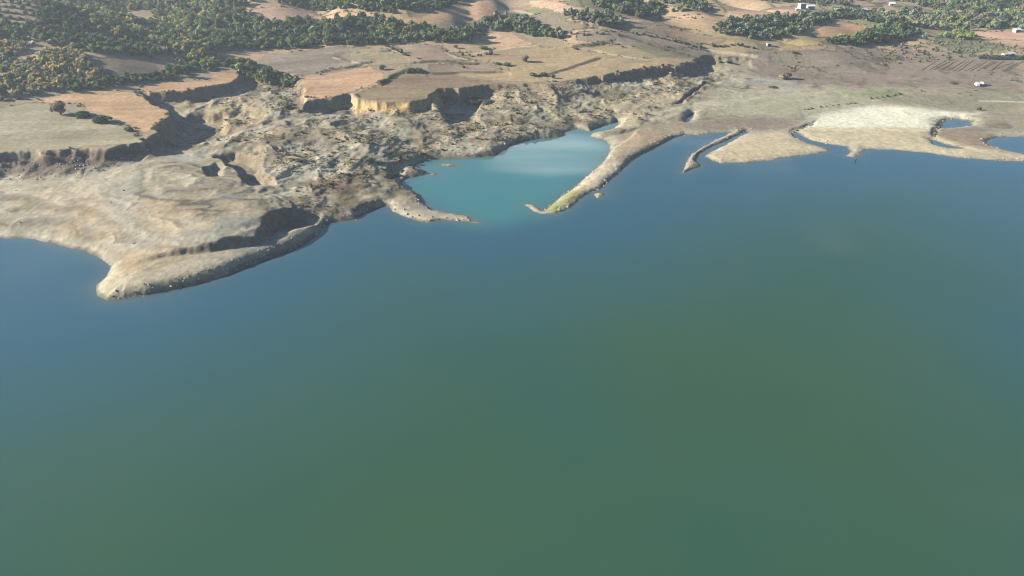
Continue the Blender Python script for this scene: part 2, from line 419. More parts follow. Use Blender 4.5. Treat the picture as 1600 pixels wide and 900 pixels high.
def hpoly(pts):
    return [hit(u, v)[:2] for u, v in pts]


# ------------------------------------------------------------------ ground colours
ALB = 0.68
gx, gy = np.gradient(Z, axis=1), np.gradient(Z, axis=0)
dX = np.hypot(np.gradient(X, axis=1), np.gradient(Y, axis=1))
dR = np.gradient(RR, axis=0)
slope = np.sqrt((gx / np.maximum(dX, 1e-3)) ** 2 + (gy / np.maximum(dR, 1e-3)) ** 2)
n_big, n_mid, n_sml = fbm(X, Y, 70, 4, 201), fbm(X, Y, 18, 4, 211), fbm(X, Y, 4, 3, 221)
n_x = fbm(X * .35, Y * 1.6, 12, 4, 231)


def blend(col, c, k):
    return col * (1 - k[..., None]) + lin(c) * k[..., None]


# old lake bed
col = np.ones(X.shape + (3,)) * lin((184, 166, 141))
col = blend(col, (190, 164, 132), sstep(-.1, .5, n_mid))
col = blend(col, (163, 156, 143), sstep(.0, .5, n_x) * .8)
band = vnoise(ph * 1.9, X * .004 + Y * .006, 251)
fine = vnoise(ph * 5.2, X * .012 + Y * .01, 253)
col = blend(col, (150, 134, 116), sstep(.5, .85, band) * .65 * terr)
col = blend(col, (140, 126, 108), sstep(.62, .9, fine) * .6 * terr)
col = blend(col, (206, 192, 168), sstep(.36, .1, fine) * .5 * terr)
ln = np.abs((ph * .9) % 1 - .5)
col = blend(col, (154, 147, 118), sstep(-.05, .4, fbm(X, Y * 1.3, 17, 5, 259, .6)) * .55 * terr)
col = blend(col, (100, 90, 76), sstep(.14, .03, ln) * terr * sstep(-.25, .25, fbm(X, Y, 20, 3, 257)))
col = blend(col, (150, 154, 148), sstep(.15, .45, fbm(X * .7, Y, 24, 4, 258, .6)) * .55 * terr)
col = blend(col, (203, 190, 168), sstep(.45, .1, band) * .5 * terr)
col = blend(col, (170, 152, 126), bad * sstep(-.3, .3, fbm(X, Y, 25, 4, 261)) * .8)
col = blend(col, (120, 110, 86), bad * sstep(-.1, .35, fbm(X, Y, 11, 5, 271, .65)) * .85)
col = blend(col, (205, 196, 178), bad * sstep(.1, .45, fbm(X, Y, 14, 5, 275, .65)) * .45)
col = blend(col, (143, 122, 102), sstep(.35, .9, slope) * .7 * (1 - UP))
col = blend(col, (204, 194, 172), sstep(2.2, .5, Z) * sstep(9, 2, d_sh) * .55 * (d_sh > 0))
# upland default: dry grass and bare soil
upc = np.ones(X.shape + (3,)) * lin((168, 148, 124))
upc = blend(upc, (146, 138, 108), sstep(-.1, .45, n_mid))
upc = blend(upc, (190, 164, 134), sstep(.1, .6, n_big))
# patchwork of small plots where no larger field is laid out
ca, sa = math.cos(.25), math.sin(.25)
cp_, cq_ = (X * ca + Y * sa + fbm(X, Y, 90, 2, 281) * 26) / 52, (-X * sa + Y * ca + fbm(X, Y, 80, 2, 285) * 26) / 40
ci, cj = np.floor(cp_ + hash2(np.floor(cq_).astype(np.int64), np.floor(cq_).astype(np.int64) * 0, 5)), np.floor(cq_)
cp_ = cp_ + hash2(np.floor(cq_).astype(np.int64), np.floor(cq_).astype(np.int64) * 0, 5)
hh = hash2(ci.astype(np.int64), cj.astype(np.int64), 17)
plot = np.array([lin(c) for c in ((196, 164, 128), (172, 150, 124), (152, 136, 116), (182, 160, 120), (146, 140, 108), (204, 172, 138))])[np.minimum((hh * 6).astype(int), 5)]
ed = np.minimum(np.minimum(cp_ - ci, ci + 1 - cp_) * 52, np.minimum(cq_ - cj, cj + 1 - cq_) * 40)
plot = plot * (1 + fbm(cp_ * 3, cq_ * 26, 1, 3, 287) * .2)[..., None]
pk = sstep(430, 520, Y)[..., None] * .9
upc = upc * (1 - pk) + plot * pk
upc = blend(upc, (112, 104, 76), sstep(2.2, .9, ed + n_sml) * pk[..., 0] * sstep(-.2, .2, fbm(X, Y, 30, 2, 289)))
uk = sstep(.45, .8, UP)
col = col * (1 - uk[..., None]) + upc * uk[..., None]
# bare earth on the banks
bank_k = sstep(.04, .2, UP) * sstep(.97, .8, UP) * (Wd < 12)
col = blend(col, (152, 128, 104), bank_k * .8)
ybank = [unproj(u, v, 8) for u, v in [(520, 140), (560, 135), (690, 140), (700, 200), (600, 205), (510, 200)]]
dyb, _ = sdf(X, Y, ybank)
col = blend(col, (212, 176, 122), bank_k * sstep(-6, 6, dyb) * .9)
gbank, _ = sdf(X, Y, [unproj(u, v, 8) for u, v in [(-300, 220), (235, 215), (240, 270), (-300, 310)]])
col = blend(col, (120, 104, 92), sstep(-8, 3, gbank) * bank_k * .8)


def patch(pts, c, k=1.0, soft=3.0, mask=None, z=None):
    global col
    d, _ = sdf(X, Y, hpoly(pts) if z is None else [unproj(u, v, z) for u, v in pts])
    m = sstep(-soft, soft, d + n_sml * soft * .6 + n_mid * soft * .8) * k
    if mask is not None:
        m = m * mask
    col = blend(col, c, m)


lowm = 1 - uk
patch([(1245, 200), (1290, 176), (1330, 166), (1430, 165), (1532, 178), (1500, 184), (1465, 190), (1452, 204), (1390, 202), (1300, 206)], (246, 236, 210), 1.0, 7)
patch([(1255, 222), (1260, 200), (1450, 200), (1452, 218), (1600, 245), (1500, 244), (1400, 234), (1300, 226)], (218, 198, 164), .85, 6)
patch([(1105, 248), (1130, 225), (1180, 208), (1235, 205), (1245, 220), (1290, 236), (1200, 249), (1130, 254)], (218, 196, 162), .8, 5)
patch([(1075, 196), (1110, 182), (1240, 186), (1250, 198), (1180, 206), (1110, 205)], (142, 128, 112), .75, 9)
patch([(1100, 172), (1150, 145), (1320, 140), (1400, 150), (1310, 172), (1240, 182), (1120, 180)], (186, 178, 148), .75, 10)
patch([(1310, 146), (1370, 141), (1425, 138), (1430, 142), (1380, 149), (1330, 151)], (142, 156, 98), .8, 6)
patch([(1010, 185), (1040, 170), (1110, 158), (1130, 163), (1060, 180), (1030, 190)], (208, 198, 170), .7, 4)
patch([(905, 180), (960, 172), (1010, 178), (1010, 200), (980, 200), (940, 190)], (208, 190, 158), .6, 6)
patch([(1340, 150), (1430, 142), (1600, 140), (1600, 175), (1450, 172)], (150, 142, 116), .8, 8)
patch([(1320, 128), (1350, 115), (1420, 120), (1430, 128), (1360, 133)], (200, 170, 150), .7, 6)
patch([(1160, 80), (1260, 76), (1420, 78), (1600, 95), (1600, 138), (1430, 140), (1300, 130), (1180, 120)], (152, 134, 119), .85, 12)
plain = [unproj(u, v, 4) for u, v in [(1150, 84), (1260, 78), (1420, 80), (1620, 96), (1620, 150), (1430, 145), (1300, 132), (1180, 122)]]
d_pl, _ = sdf(X, Y, plain)
plain_k = sstep(-10, 15, d_pl)
col = blend(col, (112, 100, 84), plain_k * sstep(.0, .45, fbm(X, Y * .6, 9, 5, 295, .65)) * .7)
col = blend(col, (186, 168, 146), plain_k * sstep(.25, .55, fbm(X * .4, Y, 16, 4, 297, .6)) * .5)
patch([(1200, 105), (1310, 112), (1330, 126), (1230, 130)], (140, 122, 106), .5, 8)
patch([(1470, 199), (1520, 200), (1560, 215), (1545, 230), (1500, 228), (1465, 212)], (160, 138, 116), .8, 5)
patch([(840, 330), (872, 333), (905, 308), (930, 290), (910, 290), (880, 308)], (184, 178, 104), .9, 2.5)
patch([(905, 305), (950, 285), (975, 255), (960, 252), (930, 272), (905, 290)], (236, 214, 184), .85, 2.5)
patch([(975, 225), (1000, 205), (1030, 205), (1045, 214), (1000, 238)], (192, 162, 134), .7, 4)
patch([(140, 310), (260, 330), (300, 360), (250, 385), (160, 350), (60, 330), (60, 300)], (192, 160, 122), .5, 12)
patch([(180, 280), (230, 265), (200, 330), (230, 380), (200, 370), (170, 320)], (158, 158, 148), .6, 6)
patch([(205, 428), (300, 412), (420, 388), (490, 362), (480, 374), (330, 425), (190, 460), (155, 450)], (204, 190, 164), .7, 3)
patch([(150, 462), (200, 463), (330, 430), (330, 436), (200, 468), (160, 470)], (190, 182, 132), .6, 2)
patch([(490, 285), (560, 270), (560, 300), (500, 305)], (132, 108, 92), .7, 5)
patch([(470, 230), (560, 215), (600, 245), (560, 262), (480, 255)], (190, 178, 156), .55, 7)
patch([(420, 262), (520, 245), (540, 268), (440, 285)], (196, 186, 166), .6, 7)
patch([(310, 165), (400, 150), (420, 190), (350, 215)], (196, 168, 134), .6, 8)
patch([(690, 230), (780, 225), (790, 236), (740, 246), (680, 246)], (196, 188, 168), .6, 4)
patch([(820, 175), (920, 150), (960, 165), (880, 185)], (186, 176, 144), .6, 6)
patch([(880, 160), (960, 150), (1060, 140), (1060, 155), (960, 172)], (198, 176, 142), .6, 6)

# fields: (name, polygon, colour, streak direction in degrees)
FIELDS = [
    ('stubble_field', [(-60, 170), (0, 168), (45, 160), (92, 160), (120, 182), (150, 186), (185, 191), (200, 200), (222, 216), (227, 221), (200, 225), (130, 231), (60, 239), (0, 242), (-60, 245)], (174, 158, 130), 10),
    ('ploughed_field', [(46, 159), (100, 146), (160, 138), (213, 144), (221, 151), (245, 162), (266, 173), (269, 181), (245, 198), (228, 207), (205, 200), (188, 190), (150, 176), (120, 164)], (200, 163, 126), 8),
    ('ploughed_field', [(218, 143), (218, 133), (287, 125), (345, 124), (312, 108), (370, 114), (374, 122), (363, 128), (332, 134), (287, 144), (240, 145)], (198, 160, 126), 14),
    ('ploughed_field', [(343, 85), (365, 78), (417, 85), (393, 96), (347, 95)], (204, 168, 134), 30),
    ('ploughed_field', [(396, 98), (419, 86), (462, 80), (520, 72), (561, 75), (523, 90), (570, 101), (515, 110), (466, 121), (440, 115), (401, 110)], (157, 139, 120), 24),
    ('stubble_field', [(524, 90), (563, 76), (605, 76), (638, 91), (634, 107), (600, 106), (572, 101)], (172, 152, 124), 12),
    ('ploughed_field', [(467, 122), (572, 102), (602, 114), (592, 129), (546, 145), (505, 155), (475, 159), (470, 141)], (204, 166, 132), 16),
    ('stubble_field', [(556, 146), (592, 131), (612, 122), (630, 115), (700, 113), (740, 125), (800, 130), (762, 135), (738, 137), (690, 139), (667, 147), (664, 154), (640, 159), (602, 161), (575, 158), (557, 152)], (158, 134, 108), 6),
    ('ploughed_field', [(611, 68), (687, 70), (700, 82), (738, 95), (667, 98), (641, 90)], (172, 148, 124), 14),
    ('ploughed_field', [(668, 100), (775, 98), (780, 109), (685, 114), (671, 110)], (166, 143, 121), 4),
    ('stubble_field', [(838, 72), (897, 76), (930, 81), (990, 92), (1060, 90), (1096, 91), (1058, 102), (1000, 107), (950, 118), (902, 125), (870, 128), (802, 128), (742, 123), (702, 112), (782, 111), (778, 98), (742, 95), (703, 82), (760, 80), (800, 74)], (184, 158, 124), 18),
    ('ploughed_field', [(600, 24), (650, 29), (682, 17), (740, 2), (807, 17), (775, 27), (735, 37), (660, 41), (625, 36)], (202, 165, 132), 20),
    ('ploughed_field', [(380, 19), (425, 9), (485, 17), (494, 24), (475, 32), (440, 37), (417, 34)], (200, 164, 138), 20),
    ('ploughed_field', [(497, 24), (545, 18), (582, 20), (598, 24), (622, 36), (655, 42), (600, 31), (560, 26), (520, 32)], (204, 166, 134), 20),
    ('ploughed_field', [(747, 57), (780, 47), (797, 47), (815, 60), (834, 66), (834, 71), (800, 73), (775, 77), (752, 68)], (204, 170, 138), 40),
    ('stubble_field', [(825, 27), (840, 21), (865, 24), (887, 32), (935, 45), (882, 50), (850, 45)], (164, 144, 124), 30),
    ('ploughed_field', [(820, 2), (875, 2), (900, 11), (932, 15), (955, 20), (937, 22), (875, 19), (837, 11)], (208, 174, 146), 10),
    ('stubble_field', [(900, 50), (960, 48), (1008, 50), (1040, 56), (1100, 74), (1040, 74), (960, 70), (900, 64)], (166, 146, 124), 6),
    ('stubble_field', [(1007, 39), (1037, 39), (1075, 49), (1137, 61), (1125, 69), (1102, 70), (1042, 54), (1010, 47)], (174, 146, 120), 20),
    ('ploughed_field', [(960, 23), (985, 28), (1020, 35), (985, 36)], (206, 174, 144), 12),
    ('ploughed_field', [(1032, 23), (1055, 27), (1115, 26), (1200, 16), (1250, 15), (1282, 17), (1200, 25), (1170, 29), (1125, 33), (1060, 30)], (206, 168, 140), 6),
    ('ploughed_field', [(1263, 51), (1305, 33), (1320, 35), (1370, 45), (1353, 50), (1345, 60), (1292, 64), (1268, 57)], (196, 158, 124), 35),
    ('grass_field', [(1307, 30), (1330, 30), (1378, 39), (1371, 44), (1320, 34)], (158, 148, 112), 20),
    ('grass_field', [(1216, 67), (1262, 59), (1286, 66), (1286, 72), (1250, 73)], (186, 162, 118), 4),
    ('ploughed_field', [(1505, 48), (1600, 50), (1660, 52), (1660, 66), (1600, 65), (1550, 59), (1507, 53)], (204, 166, 142), 4),
    ('stubble_field', [(1180, 82), (1260, 78), (1330, 82), (1340, 98), (1290, 106), (1190, 100)], (156, 138, 122), 5),
    ('stubble_field', [(142, 92), (170, 88), (240, 100), (250, 110), (215, 119), (165, 117), (150, 103)], (142, 122, 106), 10),
]
edge = np.zeros(X.shape, np.float32)
fid = np.full(X.shape, -1, np.int16)
for i, (nm, pts, c, ang) in enumerate(FIELDS):
    c = np.clip(np.array((174, 152, 125)) + 1.3 * (np.array(c) - (174, 152, 125)), 40, 240)
    poly = hpoly(pts)
    m = inside(X + n_sml * .9, Y + n_sml * 1.6, poly) & (UP > .6)
    fid[m] = i
    a = R_(ang)
    p, q = X * math.cos(a) + Y * math.sin(a), -X * math.sin(a) + Y * math.cos(a)
    st = fbm(p / 28, q / 2.2, 1, 3, 300 + i) * .6 + fbm(p / 90, q / 12, 1, 3, 340 + i) * .7 + fbm(p, q, 16, 4, 380 + i) * .55
    k = (1 + st * (.34 if nm != 'stubble_field' else .28))[..., None]
    fc = lin(c) * k
    if nm != 'ploughed_field':
        gk = sstep(0, .6, fbm(X, Y, 22, 4, 420 + i))[..., None] * .55
        fc = fc * (1 - gk) + lin((150, 142, 104)) * gk
    else:
        gk = sstep(.1, .7, fbm(p / 2, q, 20, 3, 460 + i))[..., None] * .5
        fc = fc * (1 - gk) + lin(np.array(c) * .86) * gk
    col[m] = fc[m]
    de, _ = sdf(X[m], Y[m], poly)
    edge[m] = sstep(2.0, .8, de)
    ke = (sstep(1.9, .7, de) * .6 * sstep(-.4, .2, fbm(X[m], Y[m], 14, 2, 499)))[:, None]
    col[m] = col[m] * (1 - ke) + lin((110, 100, 74)) * ke
# dirt tracks between the fields
TRACKS = [([(930, 80), (955, 85), (990, 91), (1010, 93)], 2.6), ([(1110, 79), (1140, 83), (1180, 88)], 3.0), ([(835, 72), (800, 74), (770, 79), (740, 84)], 2.2),
          ([(1535, 158), (1560, 158), (1600, 160), (1680, 163)], 2.6), ([(700, 82), (712, 90), (738, 95)], 2.0), ([(1432, 50), (1450, 57)], 2.5),
          ([(750, 0), (780, 10), (808, 17), (830, 22)], 2.4), ([(522, 90), (545, 97), (570, 101)], 1.8)]
for pts, wid in TRACKS:
    P = hpoly(pts)
    dmin = np.full(X.shape, 1e9, np.float32)
    for (ax, ay), (bx, by) in zip(P[:-1], P[1:]):
        ex, ey = bx - ax, by - ay
        t = np.clip(((X - ax) * ex + (Y - ay) * ey) / (ex * ex + ey * ey), 0, 1)
        dmin = np.minimum(dmin, np.hypot(X - ax - ex * t, Y - ay - ey * t))
    col = blend(col, (220, 198, 166), sstep(wid, wid * .5, dmin + n_sml) * .85)
col = blend(col, (98, 88, 68), bank_shade * .85 * sstep(-.5, .1, fbm(X, Y, 10, 3, 611)))  # shade of the field banks painted in as a dark grass tone
col *= (1 + (n_sml + fbm(X, Y, 1.8, 2, 601)) * (.09 + .06 * bad))[..., None]
under = sstep(.15, -.6, Z)
col = blend(col, (96, 104, 84), under)
wet = sstep(1.3, .3, d_sh) * (d_sh > -2) * sstep(-.6, .1, n_sml)
col = blend(col, (112, 104, 88), wet * .75)
col = np.clip(col * ALB * np.array([.95, 1.0, .96]), .01, .8)


def principled(name, rough=.95, spec=.15):
    m = bpy.data.materials.new(name)
    m.use_nodes = True
    b = m.node_tree.nodes['Principled BSDF']
    b.inputs['Roughness'].default_value = rough
    b.inputs['Specular IOR Level'].default_value = spec
    return m, m.node_tree, b


def noise_mul(t, color_socket, b, scale, lo, hi, detail=4, bump=0.0, dist=.3):
    tc = t.nodes.new('ShaderNodeNewGeometry')
    n = t.nodes.new('ShaderNodeTexNoise')
    n.inputs['Scale'].default_value = scale
    n.inputs['Detail'].default_value = detail
    t.links.new(tc.outputs['Position'], n.inputs['Vector'])
    mr = t.nodes.new('ShaderNodeMapRange')
    mr.inputs['From Min'].default_value, mr.inputs['From Max'].default_value = .3, .7
    mr.inputs['To Min'].default_value, mr.inputs['To Max'].default_value = lo, hi
    t.links.new(n.outputs['Fac'], mr.inputs['Value'])
    mu = t.nodes.new('ShaderNodeVectorMath')
    mu.operation = 'MULTIPLY'
    t.links.new(color_socket, mu.inputs[0])
    t.links.new(mr.outputs[0], mu.inputs[1])
    t.links.new(mu.outputs[0], b.inputs['Base Color'])
    if bump:
        bp = t.nodes.new('ShaderNodeBump')
        bp.inputs['Strength'].default_value = bump
        bp.inputs['Distance'].default_value = dist
        t.links.new(n.outputs['Fac'], bp.inputs['Height'])
        t.links.new(bp.outputs[0], b.inputs['Normal'])
    return mu


M_soil, t, b = principled('soil')
at = t.nodes.new('ShaderNodeAttribute')
at.attribute_name = 'Col'
noise_mul(t, at.outputs['Color'], b, .5, .80, 1.20, 9, .5, .5)


def flat(name, c, rough=.9, var=.12, scale=1.5):
    m, t, b = principled(name, rough)
    rgb = t.nodes.new('ShaderNodeRGB')
    rgb.outputs[0].default_value = (*c, 1)
    noise_mul(t, rgb.outputs[0], b, scale, 1 - var, 1 + var)
    return m


def mesh_np(name, V, F, colors=None, mat=None, smooth=True, uvn=None):
    """numpy vertices and equal-sided faces to a mesh"""
    me = bpy.data.meshes.new(name)
    V = np.asarray(V, np.float32)
    F = np.asarray(F, np.int32)
    n, k = F.shape
    me.vertices.add(len(V))
    me.vertices.foreach_set('co', V.ravel())
    me.loops.add(n * k)
    me.loops.foreach_set('vertex_index', F.ravel())
    me.polygons.add(n)
    me.polygons.foreach_set('loop_start', np.arange(0, n * k, k, dtype=np.int32))
    me.update(calc_edges=True)
    me.polygons.foreach_set('use_smooth', np.full(n, smooth))
    if colors is not None:
        ca = me.color_attributes.new('Col', 'FLOAT_COLOR', 'POINT')
        c4 = np.ones((len(V), 4), np.float32)
        c4[:, :3] = colors
        ca.data.foreach_set('color', c4.ravel())
    if mat:
        me.materials.append(mat)
    return me


def link(name, me, parent=None, label=None, cat=None, group=None, kind=None, loc=None):
    o = bpy.data.objects.new(name, me)
    C.objects.link(o)
    if parent:
        o.parent = parent
    if loc is not None:
        o.location = loc
    for k, v in (('label', label), ('category', cat), ('group', group), ('kind', kind)):
        if v:
            o[k] = v
    return o


# ------------------------------------------------------------------ terrain and field meshes
V = np.stack([X, Y, Z], -1).reshape(-1, 3)
Cc = col.reshape(-1, 3)
ii, jj = np.meshgrid(np.arange(nr - 1), np.arange(na - 1), indexing='ij')
q = (ii * na + jj).ravel()
quads = np.stack([q, q + na, q + na + 1, q + 1], -1)
fq = fid[:-1, :-1].ravel()


def submesh(name, sel, kind='structure'):
    F = quads[sel]
    used, inv = np.unique(F, return_inverse=True)
    me = mesh_np(name, V[used], inv.reshape(F.shape), Cc[used], M_soil)
    o = link(name, me, kind=kind)
    return o


submesh('terrain', fq < 0)
for i, f in enumerate(FIELDS):
    if (fq == i).sum() > 20:
        submesh(f[0], fq == i)

# ------------------------------------------------------------------ water
lag_poly = [unproj(u, v, 0) for u, v in [(600, 270), (640, 250), (780, 225), (880, 200), (975, 185), (960, 230), (945, 255), (850, 333), (790, 347), (745, 349), (700, 335), (650, 305)]]
si, sj = np.arange(0, nr, 2), np.unique(np.concatenate([np.arange(0, na, 3), [na - 1]]))
sub = np.ix_(si, sj)
wX, wY, wZ = X[sub], Y[sub], Z[sub]
d_lag, _ = sdf(wX, wY, lag_poly)
turq = sstep(-14, 10, d_lag)
sky_tint = sstep(-110, -8, np.maximum(d_sh[sub], -400) + fbm(wX, wY, 90, 3, 851) * 16)  # blue of the reflected sky, put into the water colour near shores and sides
sky_tint = np.maximum(sky_tint, .65 * sstep(80, 190, np.abs(wX) + fbm(wX, wY, 70, 3, 855) * 35))
shal = np.exp(np.minimum(d_sh[sub], 0) / 2.5) * .6
wv = np.stack([wX, wY, np.zeros_like(wX)], -1).reshape(-1, 3)
a_, b_ = len(si), len(sj)
ii, jj = np.meshgrid(np.arange(a_ - 1), np.arange(b_ - 1), indexing='ij')
q = (ii * b_ + jj).ravel()
wf = np.stack([q, q + b_, q + b_ + 1, q + 1], -1)
zf = wZ.ravel()[wf].min(1)
wf = wf[zf < 1.0]
used, inv = np.unique(wf, return_inverse=True)
wc = np.stack([turq.ravel(), shal.ravel(), sky_tint.ravel()], -1)[used]
M_water, t, b = principled('water', .04, .5)
b.inputs['IOR'].default_value = 1.333
at = t.nodes.new('ShaderNodeAttribute')
at.attribute_name = 'Col'
sp = t.nodes.new('ShaderNodeSeparateColor')
t.links.new(at.outputs['Color'], sp.inputs[0])
gp = t.nodes.new('ShaderNodeNewGeometry')


def wnoise(scale, detail=3):
    n = t.nodes.new('ShaderNodeTexNoise')
    n.inputs['Scale'].default_value = scale
    n.inputs['Detail'].default_value = detail
    t.links.new(gp.outputs['Position'], n.inputs['Vector'])
    return n.outputs['Fac']


def cmix(fac, ca, cb):
    m = t.nodes.new('ShaderNodeMix')
    m.data_type = 'RGBA'
    t.links.new(fac, m.inputs['Factor'])
    for sock, c in ((6, ca), (7, cb)):
        if isinstance(c, tuple):
            m.inputs[sock].default_value = (*c, 1)
        else:
            t.links.new(c, m.inputs[sock])
    return m.outputs[2]


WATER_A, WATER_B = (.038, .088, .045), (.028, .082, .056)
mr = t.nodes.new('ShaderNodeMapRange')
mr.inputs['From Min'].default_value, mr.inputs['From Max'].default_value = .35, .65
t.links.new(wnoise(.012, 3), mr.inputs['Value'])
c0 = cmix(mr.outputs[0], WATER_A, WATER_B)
c0 = cmix(sp.outputs[2], c0, (.027, .088, .120))  # painted sky blue over the green water body
c1 = cmix(sp.outputs[0], c0, (.040, .160, .165))
c2 = cmix(sp.outputs[1], c1, (.11, .13, .10))
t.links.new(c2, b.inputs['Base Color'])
bp = t.nodes.new('ShaderNodeBump')
bp.inputs['Strength'].default_value = .05
bp.inputs['Distance'].default_value = .05
t.links.new(wnoise(1.2, 4), bp.inputs['Height'])
t.links.new(bp.outputs[0], b.inputs['Normal'])
mp = t.nodes.new('ShaderNodeMapping')
mp.inputs['Scale'].default_value = (.005, .022, 1)
mp.inputs['Rotation'].default_value = (0, 0, .3)
t.links.new(gp.outputs['Position'], mp.inputs['Vector'])
wn = t.nodes.new('ShaderNodeTexNoise')
wn.inputs['Scale'].default_value = 1
wn.inputs['Detail'].default_value = 5
t.links.new(mp.outputs[0], wn.inputs['Vector'])
rm = t.nodes.new('ShaderNodeMapRange')
rm.inputs['From Min'].default_value, rm.inputs['From Max'].default_value = .42, .62
rm.inputs['To Min'].default_value, rm.inputs['To Max'].default_value = .02, .16
t.links.new(wn.outputs['Fac'], rm.inputs['Value'])
t.links.new(rm.outputs[0], b.inputs['Roughness'])
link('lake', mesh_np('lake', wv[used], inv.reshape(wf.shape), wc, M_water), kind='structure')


# ------------------------------------------------------------------ haze over the whole valley
HAZE = 0.00018
me = bpy.data.meshes.new('haze')
bx, z0, z1 = 4800, -9.0, 175.0
me.from_pydata([(x, y, z) for z in (z0, z1) for x, y in ((-bx, -bx), (bx, -bx), (bx, bx), (-bx, bx))], [],
               [(3, 2, 1, 0), (4, 5, 6, 7), (0, 1, 5, 4), (1, 2, 6, 5), (2, 3, 7, 6), (3, 0, 4, 7)])
mh = bpy.data.materials.new('haze')
mh.use_nodes = True
mh.node_tree.nodes.clear()
pv = mh.node_tree.nodes.new('ShaderNodeVolumePrincipled')
pv.inputs['Color'].default_value = (.80, .89, 1.0, 1)
pv.inputs['Density'].default_value = HAZE
pv.inputs['Anisotropy'].default_value = .2
mo = mh.node_tree.nodes.new('ShaderNodeOutputMaterial')
mh.node_tree.links.new(pv.outputs[0], mo.inputs['Volume'])
me.materials.append(mh)
link('haze', me, kind='stuff', label='thin bluish haze over the valley')

# ------------------------------------------------------------------ plants
M_leaf, t, b = principled('foliage', .8, .1)
at = t.nodes.new('ShaderNodeAttribute')
at.attribute_name = 'Col'
oi = t.nodes.new('ShaderNodeObjectInfo')
mr = t.nodes.new('ShaderNodeMapRange')
mr.inputs['To Min'].default_value, mr.inputs['To Max'].default_value = .78, 1.22
t.links.new(oi.outputs['Random'], mr.inputs['Value'])
mu = t.nodes.new('ShaderNodeVectorMath')
mu.operation = 'MULTIPLY'
t.links.new(at.outputs['Color'], mu.inputs[0])
t.links.new(mr.outputs[0], mu.inputs[1])
noise_mul(t, mu.outputs[0], b, 1.1, .8, 1.2, 2)
tl = t.nodes.new('ShaderNodeBsdfTranslucent')
t.links.new(b.inputs['Base Color'].links[0].from_socket, tl.inputs['Color'])
ms = t.nodes.new('ShaderNodeMixShader')
ms.inputs[0].default_value = .35
t.links.new(b.outputs[0], ms.inputs[1])
t.links.new(tl.outputs[0], ms.inputs[2])
t.links.new(ms.outputs[0], t.nodes['Material Output'].inputs['Surface'])
M_bark = flat('bark', (.10, .075, .055), .95, .25, 3)

PAL = {'dark': (80, 97, 64), 'green': (106, 122, 76), 'yellowgreen': (132, 136, 78), 'autumn': (156, 140, 84), 'rust': (136, 114, 82),
       'olive': (116, 124, 98), 'bare': (134, 118, 100), 'straw': (168, 154, 114)}
PALS = list(PAL)


def crown(n, seed, flatness=.8, card=.34, lobes=7):
    """leaf clumps spread through a lobed crown; radius 1, sits on z = 0.25"""
    r = np.random.default_rng(seed)
    lo = r.normal(size=(lobes, 3))
    lo /= np.linalg.norm(lo, axis=1)[:, None]
    lo *= r.uniform(.25, .62, (lobes, 1))
    lr = r.uniform(.32, .55, lobes)
    k = r.integers(0, lobes, n)
    d = r.normal(size=(n, 3))
    d /= np.linalg.norm(d, axis=1)[:, None]
    d[:, 2] = np.where(d[:, 2] < -.3, -d[:, 2], d[:, 2])
    p = lo[k] + d * lr[k][:, None] * r.uniform(.65, 1.08, (n, 1))
    p[:, 2] = p[:, 2] * flatness + .1 + flatness * .7
    nn = d + r.normal(size=(n, 3)) * .38
    nn /= np.linalg.norm(nn, axis=1)[:, None]
    t1 = np.cross(nn, r.normal(size=(n, 3)))
    t1 /= np.linalg.norm(t1, axis=1)[:, None]
    t2 = np.cross(nn, t1)
    s = card * r.uniform(.6, 1.25, (n, 1))
    e = r.uniform(.55, 1.2, (4, n, 1))
    V = np.stack([p + t1 * s * e[0], p + t2 * s * e[1] + nn * s * .25, p - t1 * s * e[2], p - t2 * s * e[3] + nn * s * .2], 1).reshape(-1, 3)
    V[:, 2] = np.maximum(V[:, 2], .05)
    F = np.arange(4 * n).reshape(n, 4)
    v = np.repeat(r.uniform(.72, 1.28, n), 4)
    return V, F, v


def tint(c, v, seed):
    r = np.random.default_rng(seed)
    j = np.repeat(r.uniform(.88, 1.12, (len(v) // 4, 3)), 4, 0)
    return lin(PAL[c], 1.2) * v[:, None] * j


def trunk(seed, h=1.0, rad=.09):
    """tapered trunk with three limbs, unit size"""
    r = np.random.default_rng(seed)
    V, F = [], []

    def limb(p0, p1, r0, r1, k=6):
        p0, p1 = np.array(p0), np.array(p1)
        ax = p1 - p0
        ax = ax / np.linalg.norm(ax)
        u_ = np.cross(ax, (1, .3, 0))
        u_ /= np.linalg.norm(u_)
        w_ = np.cross(ax, u_)
        b0 = len(V)
        for p, q_ in ((p0, r0), (p1, r1)):
            for i in range(k):
                a = 2 * math.pi * i / k
                V.append(p + (u_ * math.cos(a) + w_ * math.sin(a)) * q_)
        for i in range(k):
            F.append((b0 + i, b0 + (i + 1) % k, b0 + k + (i + 1) % k, b0 + k + i))
    limb((0, 0, -.15), (.03, .02, .6 * h), rad * 1.3, rad * .75)
    for i in range(4):
        a = i * 1.57 + r.uniform(0, .6)
        limb((.03, .02, (.45 + .05 * i) * h), (math.cos(a) * .5, math.sin(a) * .5, h * r.uniform(.85, 1.2)), rad * .55, rad * .18, 5)
    return np.array(V), np.array(F)


LOD = {}


def crown_mesh(pal, shape, big):
    key = (pal, shape, big)
    if key not in LOD:
        n = 900 if big else 190
        Vc, Fc, v = crown(n, 50 + shape, (.85, .7, 1.05, .6)[shape % 4], .15 if big else .27, 8 + shape)
        LOD[key] = mesh_np('crown', Vc, Fc, tint(pal, v, shape), M_leaf, False)
    return LOD[key]


TRUNKS = []
for k in range(3):
    Vt, Ft = trunk(k)
    TRUNKS.append(mesh_np('trunk', Vt, Ft, None, M_bark, True))


